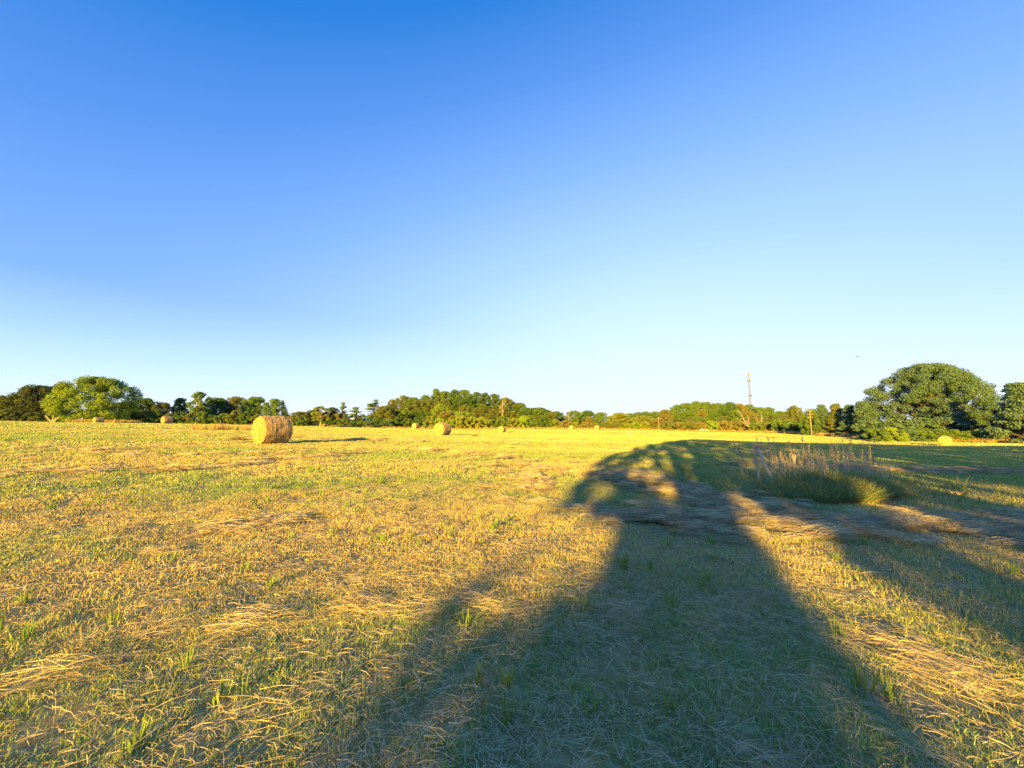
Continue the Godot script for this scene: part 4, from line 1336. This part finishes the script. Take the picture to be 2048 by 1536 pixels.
["broadleaf_tree","olive green rounded tree in the wood on the far hill","trees of the wooded far hill","tree","round","olive",-28.7,226,9.9,11.2,0.12],
["broadleaf_tree","olive green rounded tree in the wood on the far hill","trees of the wooded far hill","tree","round","olive",-19.8,226,8.7,13.2,0.77],
["broadleaf_tree","olive green rounded tree in the wood on the far hill","trees of the wooded far hill","tree","round","olive",-11.8,226,7.8,15.8,5.19],
["broadleaf_tree","olive green rounded tree in the wood on the far hill","trees of the wooded far hill","tree","round","olive",-5.7,226,7.1,17.1,4.91],
["broadleaf_tree","yellow green slender tree in the wood on the far hill","trees of the wooded far hill","tree","tall","yellow",1.1,226,7.6,10.3,1.84],
["broadleaf_tree","bright green rounded tree in the wood on the far hill","trees of the wooded far hill","tree","round","bright",9.1,226,5.6,15.6,1.89],
["broadleaf_tree","olive green slender tree in the wood on the far hill","trees of the wooded far hill","tree","tall","olive",16.7,226,5.8,9.2,2.92],
["broadleaf_tree","yellow green rounded tree in the wood on the far hill","trees of the wooded far hill","tree","round","yellow",23.9,226,3.4,9.1,3.47],
["broadleaf_tree","ochre brown rounded tree along the foot of the wooded far hill","trees of the wooded far hill","tree","round","ochre",-75.4,206,1.1,11.6,5.07],
["broadleaf_tree","mid green rounded tree along the foot of the wooded far hill","trees of the wooded far hill","tree","round","mid",-67.6,206,2.1,12.0,4.29],
["broadleaf_tree","mid green rounded tree along the foot of the wooded far hill","trees of the wooded far hill","tree","round","mid",-59.5,206,2.3,10.7,0.02],
["broadleaf_tree","mid green rounded tree along the foot of the wooded far hill","trees of the wooded far hill","tree","round","mid",-51.2,206,4.5,9.4,3.0],
["broadleaf_tree","mid green slender tree along the foot of the wooded far hill","trees of the wooded far hill","tree","tall","mid",-43.6,206,6.0,7.5,3.68],
["broadleaf_tree","ochre brown rounded tree along the foot of the wooded far hill","trees of the wooded far hill","tree","round","ochre",-35.2,206,8.5,14.7,4.97],
["broadleaf_tree","bright green rounded tree along the foot of the wooded far hill","trees of the wooded far hill","tree","round","bright",-27.2,206,8.7,16.0,4.4],
["broadleaf_tree","ochre brown slender tree along the foot of the wooded far hill","trees of the wooded far hill","tree","tall","ochre",-21.1,206,4.5,8.6,5.98],
["broadleaf_tree","olive green slender tree along the foot of the wooded far hill","trees of the wooded far hill","tree","tall","olive",-13.0,206,7.0,9.2,0.94],
["broadleaf_tree","yellow green rounded tree along the foot of the wooded far hill","trees of the wooded far hill","tree","round","yellow",-5.2,206,5.3,13.1,0.27],
["broadleaf_tree","bright green rounded tree along the foot of the wooded far hill","trees of the wooded far hill","tree","round","bright",1.1,206,4.8,8.7,3.61],
["broadleaf_tree","yellow green rounded tree along the foot of the wooded far hill","trees of the wooded far hill","tree","round","yellow",9.3,206,1.8,11.6,1.98],
["broadleaf_tree","mid green rounded tree along the foot of the wooded far hill","trees of the wooded far hill","tree","round","mid",17.1,206,3.1,9.4,1.85],
["broadleaf_tree","olive green slender tree along the foot of the wooded far hill","trees of the wooded far hill","tree","tall","olive",24.8,206,1.8,8.4,1.39],
["broadleaf_tree","ochre brown slender tree in the wood behind the dead tree","trees of the wood behind the fence","tree","tall","ochre",101.2,245,9.2,10.5,5.07],
["broadleaf_tree","mid green rounded tree in the wood behind the dead tree","trees of the wood behind the fence","tree","round","mid",109.1,245,12.0,11.7,0.12],
["broadleaf_tree","mid green rounded tree in the wood behind the dead tree","trees of the wood behind the fence","tree","round","mid",115.6,245,13.1,14.6,3.18],
["broadleaf_tree","mid green rounded tree in the wood behind the dead tree","trees of the wood behind the fence","tree","round","mid",122.4,245,14.3,15.0,0.68],
["broadleaf_tree","mid green rounded tree in the wood behind the dead tree","trees of the wood behind the fence","tree","round","mid",129.4,245,14.1,14.5,5.93],
["broadleaf_tree","mid green rounded tree in the wood behind the dead tree","trees of the wood behind the fence","tree","round","mid",136.1,245,13.6,15.0,4.18],
["broadleaf_tree","deep green rounded tree in the wood behind the dead tree","trees of the wood behind the fence","tree","round","deep",143.9,245,14.6,12.6,1.48],
["broadleaf_tree","ochre brown rounded tree in the wood behind the dead tree","trees of the wood behind the fence","tree","round","ochre",150.3,245,13.7,12.7,4.54],
["broadleaf_tree","mid green rounded tree in the wood behind the dead tree","trees of the wood behind the fence","tree","round","mid",156.8,245,13.5,13.2,3.72],
["broadleaf_tree","mid green rounded tree in the wood behind the dead tree","trees of the wood behind the fence","tree","round","mid",164.0,245,11.9,11.6,0.21],
["broadleaf_tree","mid green slender tree in the wood behind the dead tree","trees of the wood behind the fence","tree","tall","mid",170.0,245,12.3,9.9,0.0],
["broadleaf_tree","mid green rounded tree in the wood behind the dead tree","trees of the wood behind the fence","tree","round","mid",176.9,245,9.9,13.0,0.63],
["broadleaf_tree","olive green rounded tree in the wood behind the dead tree","trees of the wood behind the fence","tree","round","olive",182.8,245,10.0,14.6,2.95],
["broadleaf_tree","ochre brown rounded tree in the wood behind the dead tree","trees of the wood behind the fence","tree","round","ochre",189.9,245,8.5,13.8,0.21],
["broadleaf_tree","ochre brown rounded tree in the wood behind the dead tree","trees of the wood behind the fence","tree","round","ochre",92.2,222,7.2,12.6,4.23],
["broadleaf_tree","mid green slender tree in the wood behind the dead tree","trees of the wood behind the fence","tree","tall","mid",99.3,222,8.2,7.9,2.85],
["broadleaf_tree","mid green rounded tree in the wood behind the dead tree","trees of the wood behind the fence","tree","round","mid",105.7,222,8.9,12.7,3.61],
["broadleaf_tree","ochre brown slender tree in the wood behind the dead tree","trees of the wood behind the fence","tree","tall","ochre",113.3,222,9.9,7.9,2.94],
["broadleaf_tree","mid green rounded tree in the wood behind the dead tree","trees of the wood behind the fence","tree","round","mid",119.8,222,9.5,12.9,1.1],
["broadleaf_tree","deep green rounded tree in the wood behind the dead tree","trees of the wood behind the fence","tree","round","deep",126.1,222,10.3,12.7,1.7],
["broadleaf_tree","mid green rounded tree in the wood behind the dead tree","trees of the wood behind the fence","tree","round","mid",133.2,222,9.5,10.3,3.44],
["broadleaf_tree","ochre brown rounded tree in the wood behind the dead tree","trees of the wood behind the fence","tree","round","ochre",141.7,222,8.7,12.7,1.49],
["broadleaf_tree","mid green rounded tree in the wood behind the dead tree","trees of the wood behind the fence","tree","round","mid",149.8,222,8.6,12.6,4.05],
["broadleaf_tree","olive green rounded tree in the wood behind the dead tree","trees of the wood behind the fence","tree","round","olive",156.9,222,6.8,13.1,2.8],
["broadleaf_tree","ochre brown rounded tree in the wood behind the dead tree","trees of the wood behind the fence","tree","round","ochre",164.5,222,5.8,12.6,4.02],
["broadleaf_tree","olive green rounded tree in the wood behind the dead tree","trees of the wood behind the fence","tree","round","olive",170.7,222,5.6,10.4,6.19],
["broadleaf_tree","deep green rounded tree at the edge of the wood behind the fence","trees of the wood behind the fence","tree","round","deep",82.0,200,4.6,10.6,2.25],
["broadleaf_tree","deep green slender tree at the edge of the wood behind the fence","trees of the wood behind the fence","tree","tall","deep",88.5,200,5.6,6.7,0.08],
["broadleaf_tree","olive green slender tree at the edge of the wood behind the fence","trees of the wood behind the fence","tree","tall","olive",95.9,200,6.4,6.7,1.96],
["broadleaf_tree","mid green rounded tree at the edge of the wood behind the fence","trees of the wood behind the fence","tree","round","mid",101.5,200,6.5,9.6,3.37],
["broadleaf_tree","mid green slender tree at the edge of the wood behind the fence","trees of the wood behind the fence","tree","tall","mid",108.1,200,6.3,7.9,1.73],
["broadleaf_tree","olive green rounded tree at the edge of the wood behind the fence","trees of the wood behind the fence","tree","round","olive",114.8,200,6.6,12.0,5.56],
["broadleaf_tree","mid green slender tree at the edge of the wood behind the fence","trees of the wood behind the fence","tree","tall","mid",120.4,200,5.8,6.4,1.8],
["broadleaf_tree","olive green rounded tree at the edge of the wood behind the fence","trees of the wood behind the fence","tree","round","olive",128.3,200,6.1,9.6,4.32],
["broadleaf_tree","olive green slender tree at the edge of the wood behind the fence","trees of the wood behind the fence","tree","tall","olive",135.8,200,5.6,7.4,0.67],
["broadleaf_tree","olive green rounded tree at the edge of the wood behind the fence","trees of the wood behind the fence","tree","round","olive",143.3,200,4.3,10.1,0.86],
["broadleaf_tree","olive green rounded tree at the edge of the wood behind the fence","trees of the wood behind the fence","tree","round","olive",150.0,200,3.9,10.9,4.64],
["broadleaf_tree","ochre brown rounded tree at the edge of the wood behind the fence","trees of the wood behind the fence","tree","round","ochre",155.5,200,3.5,10.5,1.62],
["broadleaf_tree","yellow green rounded tree at the edge of the wood behind the fence","trees of the wood behind the fence","tree","round","yellow",75.2,184,3.4,9.4,0.08],
["broadleaf_tree","yellow green slender tree at the edge of the wood behind the fence","trees of the wood behind the fence","tree","tall","yellow",81.6,184,3.8,7.1,3.96],
["broadleaf_tree","ochre brown rounded tree at the edge of the wood behind the fence","trees of the wood behind the fence","tree","round","ochre",86.9,184,4.3,9.4,2.8],
["broadleaf_tree","ochre brown rounded tree at the edge of the wood behind the fence","trees of the wood behind the fence","tree","round","ochre",92.4,184,4.8,10.7,5.88],
["broadleaf_tree","bright green rounded tree at the edge of the wood behind the fence","trees of the wood behind the fence","tree","round","bright",98.6,184,4.1,8.8,5.34],
["broadleaf_tree","bright green slender tree at the edge of the wood behind the fence","trees of the wood behind the fence","tree","tall","bright",105.3,184,4.9,6.4,4.43],
["broadleaf_tree","yellow green rounded tree at the edge of the wood behind the fence","trees of the wood behind the fence","tree","round","yellow",111.1,184,4.3,9.3,3.24],
["broadleaf_tree","olive green rounded tree at the edge of the wood behind the fence","trees of the wood behind the fence","tree","round","olive",117.9,184,3.6,10.8,5.11],
["broadleaf_tree","olive green slender tree at the edge of the wood behind the fence","trees of the wood behind the fence","tree","tall","olive",124.5,184,3.0,6.9,2.19],
["broadleaf_tree","mid green rounded tree at the edge of the wood behind the fence","trees of the wood behind the fence","tree","round","mid",129.8,184,3.5,8.7,2.49],
["broadleaf_tree","ochre brown rounded tree at the edge of the wood behind the fence","trees of the wood behind the fence","tree","round","ochre",136.6,184,3.0,9.8,2.95],
["broadleaf_tree","ochre brown rounded tree at the edge of the wood behind the fence","trees of the wood behind the fence","tree","round","ochre",142.9,184,2.7,10.4,0.65],
["broadleaf_tree","hazy green tree of the distant ridge between the woods","trees of the distant ridge","tree","round","mid",91.8,340,5.0,13.7,5.11],
["broadleaf_tree","hazy green tree of the distant ridge between the woods","trees of the distant ridge","tree","round","mid",99.6,340,7.0,13.7,4.26],
["broadleaf_tree","hazy green tree of the distant ridge between the woods","trees of the distant ridge","tree","round","mid",107.3,340,7.6,13.7,3.23],
["broadleaf_tree","hazy green tree of the distant ridge between the woods","trees of the distant ridge","tree","round","mid",115.1,340,8.8,13.7,3.43],
["broadleaf_tree","hazy green tree of the distant ridge between the woods","trees of the distant ridge","tree","round","mid",122.8,340,9.5,13.7,2.82],
["broadleaf_tree","hazy green tree of the distant ridge between the woods","trees of the distant ridge","tree","round","mid",130.6,340,9.8,13.7,3.64],
["broadleaf_tree","hazy green tree of the distant ridge between the woods","trees of the distant ridge","tree","round","mid",138.4,340,9.8,13.7,3.5],
["broadleaf_tree","hazy green tree of the distant ridge between the woods","trees of the distant ridge","tree","round","mid",146.1,340,10.9,13.7,0.92],
["broadleaf_tree","small deep green tree in the low distant tree line","trees of the low distant line","tree","round","deep",-143.3,235,6.0,10.7,3.73],
["broadleaf_tree","small deep green tree in the low distant tree line","trees of the low distant line","tree","round","olive",-137.3,235,5.1,10.7,1.3],
["broadleaf_tree","small deep green tree in the low distant tree line","trees of the low distant line","tree","round","deep",-131.3,235,6.6,10.7,0.55],
["broadleaf_tree","small deep green tree in the low distant tree line","trees of the low distant line","tree","round","deep",-125.3,235,5.3,10.7,5.42],
["broadleaf_tree","small deep green tree in the low distant tree line","trees of the low distant line","tree","round","olive",-119.3,235,5.6,10.7,6.08],
["broadleaf_tree","small deep green tree in the low distant tree line","trees of the low distant line","tree","round","mid",-113.3,235,5.7,10.7,4.5],
["broadleaf_tree","small deep green tree in the low distant tree line","trees of the low distant line","tree","round","mid",-107.3,235,6.0,10.7,0.55],
["broadleaf_tree","small deep green tree in the low distant tree line","trees of the low distant line","tree","round","deep",-101.3,235,3.9,10.7,4.32],
["broadleaf_tree","small deep green tree in the low distant tree line","trees of the low distant line","tree","round","olive",-95.3,235,4.2,10.7,3.53],
["broadleaf_tree","small deep green tree in the low distant tree line","trees of the low distant line","tree","round","deep",-89.3,235,4.1,10.7,5.63],
["bush","olive green bush at the base of the dark trees","bushes behind the field crest","bush","bush","olive",-154.3,106,3.9,6.3,2.66],
["bush","olive green bush at the base of the dark trees","bushes behind the field crest","bush","bush","olive",-150.6,106,2.9,6.3,2.45],
["bush","olive green bush at the base of the dark trees","bushes behind the field crest","bush","bush","olive",-146.9,106,4.0,6.3,3.32],
["bush","olive green bush at the base of the dark trees","bushes behind the field crest","bush","bush","olive",-143.2,106,4.0,6.3,3.85],
["bush","dark green bush at the base of the dark trees","bushes behind the field crest","bush","bush","dark",-139.5,106,3.8,6.3,5.29],
["bush","olive green bush at the base of the dark trees","bushes behind the field crest","bush","bush","olive",-135.8,106,3.1,6.3,4.49],
["bush","dark green bush at the base of the dark trees","bushes behind the field crest","bush","bush","dark",-132.1,106,3.9,6.3,1.34],
["bush","deep green bush at the base of the dark trees","bushes behind the field crest","bush","bush","deep",-128.4,106,4.1,6.3,5.01],
["bush","deep green bush below the trees behind the field crest","bushes behind the field crest","bush","bush","deep",-126.6,104,3.6,5.0,0.48],
["bush","deep green bush below the trees behind the field crest","bushes behind the field crest","bush","bush","deep",-123.5,104,3.1,5.0,1.41],
["bush","olive green bush below the trees behind the field crest","bushes behind the field crest","bush","bush","olive",-120.4,104,3.7,5.0,3.93],
["bush","olive green bush below the trees behind the field crest","bushes behind the field crest","bush","bush","olive",-117.3,104,2.9,5.0,4.57],
["bush","mid green bush below the trees behind the field crest","bushes behind the field crest","bush","bush","mid",-114.3,104,3.3,5.0,3.03],
["bush","deep green bush below the trees behind the field crest","bushes behind the field crest","bush","bush","deep",-111.2,104,3.0,5.0,1.9],
["bush","olive green bush below the trees behind the field crest","bushes behind the field crest","bush","bush","olive",-108.1,104,3.5,5.0,5.59],
["bush","mid green bush below the trees behind the field crest","bushes behind the field crest","bush","bush","mid",-105.0,104,3.5,5.0,0.19],
["bush","olive green bush below the trees behind the field crest","bushes behind the field crest","bush","bush","olive",-102.0,104,3.9,5.0,3.49],
["bush","mid green bush below the trees behind the field crest","bushes behind the field crest","bush","bush","mid",-98.9,104,3.3,5.0,1.19],
["bush","olive green bush below the trees behind the field crest","bushes behind the field crest","bush","bush","olive",-95.8,104,3.3,5.0,4.94],
["bush","deep green bush below the trees behind the field crest","bushes behind the field crest","bush","bush","deep",-92.8,104,3.7,5.0,0.39],
["bush","olive green bush below the trees behind the field crest","bushes behind the field crest","bush","bush","olive",-89.7,104,3.5,5.0,6.01],
["bush","mid green bush below the trees behind the field crest","bushes behind the field crest","bush","bush","mid",-86.6,104,3.8,5.0,4.05],
["bush","deep green bush below the trees behind the field crest","bushes behind the field crest","bush","bush","deep",-83.5,104,3.0,5.0,5.61],
["bush","mid green bush below the trees behind the field crest","bushes behind the field crest","bush","bush","mid",-80.5,104,3.5,5.0,5.27],
["bush","olive green bush below the trees behind the field crest","bushes behind the field crest","bush","bush","olive",-77.4,104,4.4,5.0,0.98],
["bush","deep green bush below the trees behind the field crest","bushes behind the field crest","bush","bush","deep",-74.3,104,4.3,5.0,2.31],
["bush","olive green bush below the trees behind the field crest","bushes behind the field crest","bush","bush","olive",-71.2,104,3.4,5.0,4.76],
["bush","deep green bush below the trees behind the field crest","bushes behind the field crest","bush","bush","deep",-68.2,104,3.5,5.0,4.48],
["bush","olive green bush below the trees behind the field crest","bushes behind the field crest","bush","bush","olive",-65.1,104,3.3,5.0,3.93],
["bush","deep green bush along the low distant tree line","bushes along the far field edge","bush","bush","deep",-91.2,184,2.8,6.9,2.29],
["bush","deep green bush along the low distant tree line","bushes along the far field edge","bush","bush","deep",-87.0,184,3.2,6.9,1.3],
["bush","mid green bush along the low distant tree line","bushes along the far field edge","bush","bush","mid",-82.8,184,4.0,6.9,5.59],
["bush","deep green bush along the low distant tree line","bushes along the far field edge","bush","bush","deep",-78.6,184,3.1,6.9,1.54],
["bush","mid green bush along the low distant tree line","bushes along the far field edge","bush","bush","mid",-74.4,184,3.3,6.9,2.36],
["bush","grey green bush along the low distant tree line","bushes along the far field edge","bush","bush","blue",-70.2,184,4.8,6.9,6.04],
["bush","deep green bush along the low distant tree line","bushes along the far field edge","bush","bush","deep",-66.0,184,4.9,6.9,3.11],
["bush","grey green bush along the low distant tree line","bushes along the far field edge","bush","bush","blue",-61.8,184,3.6,6.9,0.45],
["bush","grey green bush along the low distant tree line","bushes along the far field edge","bush","bush","blue",-108.5,184,2.9,6.9,4.47],
["bush","mid green bush along the low distant tree line","bushes along the far field edge","bush","bush","mid",-104.3,184,4.2,6.9,6.27],
["bush","bright green bush under the trees of the far hill","bushes along the far field edge","bush","bush","bright",-65.6,196,3.8,8.4,5.77],
["bush","deep green bush under the trees of the far hill","bushes along the far field edge","bush","bush","deep",-60.0,196,4.9,8.4,5.69],
["bush","mid green bush under the trees of the far hill","bushes along the far field edge","bush","bush","mid",-54.5,196,4.5,8.4,3.62],
["bush","deep green bush under the trees of the far hill","bushes along the far field edge","bush","bush","deep",-49.0,196,5.6,8.4,5.92],
["bush","yellow green bush under the trees of the far hill","bushes along the far field edge","bush","bush","yellow",-43.4,196,6.5,8.4,0.32],
["bush","bright green bush under the trees of the far hill","bushes along the far field edge","bush","bush","bright",-37.9,196,5.9,8.4,1.7],
["bush","bright green bush under the trees of the far hill","bushes along the far field edge","bush","bush","bright",-32.4,196,5.3,8.4,1.7],
["bush","yellow green bush under the trees of the far hill","bushes along the far field edge","bush","bush","yellow",-26.9,196,6.8,8.4,2.72],
["bush","yellow green bush under the trees of the far hill","bushes along the far field edge","bush","bush","yellow",-21.3,196,6.4,8.4,5.37],
["bush","yellow green bush under the trees of the far hill","bushes along the far field edge","bush","bush","yellow",-15.8,196,6.1,8.4,2.23],
["bush","mid green bush under the trees of the far hill","bushes along the far field edge","bush","bush","mid",-10.3,196,4.7,8.4,5.14],
["bush","mid green bush under the trees of the far hill","bushes along the far field edge","bush","bush","mid",-4.7,196,6.2,8.4,0.13],
["bush","yellow green bush under the trees of the far hill","bushes along the far field edge","bush","bush","yellow",0.8,196,5.2,8.4,5.45],
["bush","bright green bush under the trees of the far hill","bushes along the far field edge","bush","bush","bright",6.3,196,6.3,8.4,1.22],
["bush","mid green bush under the trees of the far hill","bushes along the far field edge","bush","bush","mid",11.8,196,4.6,8.4,2.96],
["bush","deep green bush under the trees of the far hill","bushes along the far field edge","bush","bush","deep",17.4,196,6.4,8.4,3.76],
["bush","yellow green bush under the trees of the far hill","bushes along the far field edge","bush","bush","yellow",22.9,196,4.7,8.4,3.19],
["bush","ochre brown bush at the far fence","bushes along the far field edge","bush","bush","ochre",27.1,190,4.3,6.6,4.84],
["bush","yellow green bush at the far fence","bushes along the far field edge","bush","bush","yellow",32.2,190,3.5,6.6,1.35],
["bush","ochre brown bush at the far fence","bushes along the far field edge","bush","bush","ochre",37.3,190,3.7,6.6,5.1],
["bush","ochre brown bush at the far fence","bushes along the far field edge","bush","bush","ochre",42.4,190,3.0,6.6,5.75],
["bush","olive green bush at the far fence","bushes along the far field edge","bush","bush","olive",47.5,190,3.9,6.6,5.6],
["bush","olive green bush at the far fence","bushes along the far field edge","bush","bush","olive",52.6,190,4.5,6.6,2.65],
["bush","bright green bush at the far fence","bushes along the far field edge","bush","bush","bright",57.7,190,2.9,6.6,1.36],
["bush","bright green bush at the far fence","bushes along the far field edge","bush","bush","bright",62.8,190,4.1,6.6,0.87],
["bush","yellow green bush at the far fence","bushes along the far field edge","bush","bush","yellow",67.9,190,4.3,6.6,4.19],
["bush","olive green bush at the far fence","bushes along the far field edge","bush","bush","olive",73.0,190,4.8,6.6,4.76],
["bush","olive green bush in front of the wood by the fence","bushes along the fence","bush","bush","olive",74.4,178,4.9,7.2,0.23],
["bush","ochre brown bush in front of the wood by the fence","bushes along the fence","bush","bush","ochre",79.6,178,4.4,7.2,1.23],
["bush","olive green bush in front of the wood by the fence","bushes along the fence","bush","bush","olive",84.9,178,5.2,7.2,6.03],
["bush","ochre brown bush in front of the wood by the fence","bushes along the fence","bush","bush","ochre",90.1,178,4.2,7.2,2.94],
["bush","bright green bush in front of the wood by the fence","bushes along the fence","bush","bush","bright",95.4,178,5.1,7.2,5.89],
["bush","ochre brown bush in front of the wood by the fence","bushes along the fence","bush","bush","ochre",100.7,178,5.1,7.2,5.1],
["bush","ochre brown bush in front of the wood by the fence","bushes along the fence","bush","bush","ochre",105.9,178,4.9,7.2,4.73],
["bush","ochre brown bush in front of the wood by the fence","bushes along the fence","bush","bush","ochre",111.2,178,4.4,7.2,0.95],
["bush","mid green bush in front of the wood by the fence","bushes along the fence","bush","bush","mid",104.7,160,4.3,6.4,1.78],
["bush","olive green bush in front of the wood by the fence","bushes along the fence","bush","bush","olive",109.4,160,4.9,6.4,2.35],
["bush","olive green bush in front of the wood by the fence","bushes along the fence","bush","bush","olive",114.1,160,4.5,6.4,3.44],
["bush","ochre brown bush in front of the wood by the fence","bushes along the fence","bush","bush","ochre",118.8,160,4.4,6.4,6.06],
["bush","mid green bush in front of the wood by the fence","bushes along the fence","bush","bush","mid",123.6,160,4.8,6.4,3.42],
["bush","mid green bush behind the fence posts","bushes along the fence","bush","bush","mid",108.0,150,5.5,6.8,1.49],
["bush","mid green bush behind the fence posts","bushes along the fence","bush","bush","mid",107.0,143,5.3,6.5,0.05],
["bush","deep green bush behind the fence posts","bushes along the fence","bush","bush","deep",105.6,136,4.8,6.2,1.46],
["bush","mid green bush behind the fence posts","bushes along the fence","bush","bush","mid",103.8,129,4.6,5.9,4.98],
["bush","bright green bush behind the fence posts","bushes along the fence","bush","bush","bright",101.6,122,5.1,5.6,1.5],
["bush","deep green bush behind the fence posts","bushes along the fence","bush","bush","deep",99.0,115,4.1,5.3,4.88],
["bush","deep green bush behind the fence posts","bushes along the fence","bush","bush","deep",96.0,108,4.1,4.9,2.83],
["bush","deep green bush behind the fence posts","bushes along the fence","bush","bush","deep",92.7,101,3.8,4.6,3.57],
["bush","bright green bush behind the fence posts","bushes along the fence","bush","bush","bright",88.9,94,3.9,4.3,5.89],
["bush","deep green bush behind the fence posts","bushes along the fence","bush","bush","deep",84.7,87,3.2,4.0,1.9],
["bush","mid green bush at the foot of the giant tree","bushes around the giant tree","bush","bush","mid",70.2,72,2.6,4.4,4.05],
["bush","bright green bush at the foot of the giant tree","bushes around the giant tree","bush","bush","bright",73.2,72,2.8,4.4,3.32],
["bush","grey green bush at the foot of the giant tree","bushes around the giant tree","bush","bush","blue",76.2,72,2.4,4.4,5.13],
["bush","mid green bush at the foot of the giant tree","bushes around the giant tree","bush","bush","mid",79.2,72,2.5,4.4,0.87],
["bush","mid green bush at the foot of the giant tree","bushes around the giant tree","bush","bush","mid",82.2,72,2.5,4.4,0.02],
["bush","mid green bush at the foot of the giant tree","bushes around the giant tree","bush","bush","mid",85.2,72,2.4,4.4,0.27],
["bush","mid green bush at the foot of the giant tree","bushes around the giant tree","bush","bush","mid",88.2,72,2.2,4.4,2.15],
["bush","grey green bush at the foot of the giant tree","bushes around the giant tree","bush","bush","blue",91.2,72,2.8,4.4,1.65],
["bush","bright green bush at the foot of the giant tree","bushes around the giant tree","bush","bush","bright",94.2,72,2.7,4.4,4.65],
["bush","mid green bush at the foot of the giant tree","bushes around the giant tree","bush","bush","mid",97.2,72,2.8,4.4,3.93],
["bush","bright green bush at the foot of the giant tree","bushes around the giant tree","bush","bush","bright",100.2,72,2.7,4.4,4.41],
["bush","mid green bush at the foot of the giant tree","bushes around the giant tree","bush","bush","mid",103.2,72,2.5,4.4,5.75],
["bush","grey green bush filling the space behind the giant tree","bushes around the giant tree","bush","bush","blue",77.5,80,4.2,6.9,3.73],
["bush","grey green bush filling the space behind the giant tree","bushes around the giant tree","bush","bush","blue",82.6,80,4.6,6.9,5.66],
["bush","grey green bush filling the space behind the giant tree","bushes around the giant tree","bush","bush","blue",87.8,80,4.9,6.9,0.78],
["bush","grey green bush filling the space behind the giant tree","bushes around the giant tree","bush","bush","blue",92.9,80,4.9,6.9,4.36],
["bush","grey green bush filling the space behind the giant tree","bushes around the giant tree","bush","bush","blue",98.1,80,4.7,6.9,4.23],
["bush","grey green bush filling the space behind the giant tree","bushes around the giant tree","bush","bush","blue",103.3,80,4.7,6.9,0.16],
["bush","grey green bush filling the space behind the giant tree","bushes around the giant tree","bush","bush","blue",108.4,80,5.1,6.9,2.59]
]
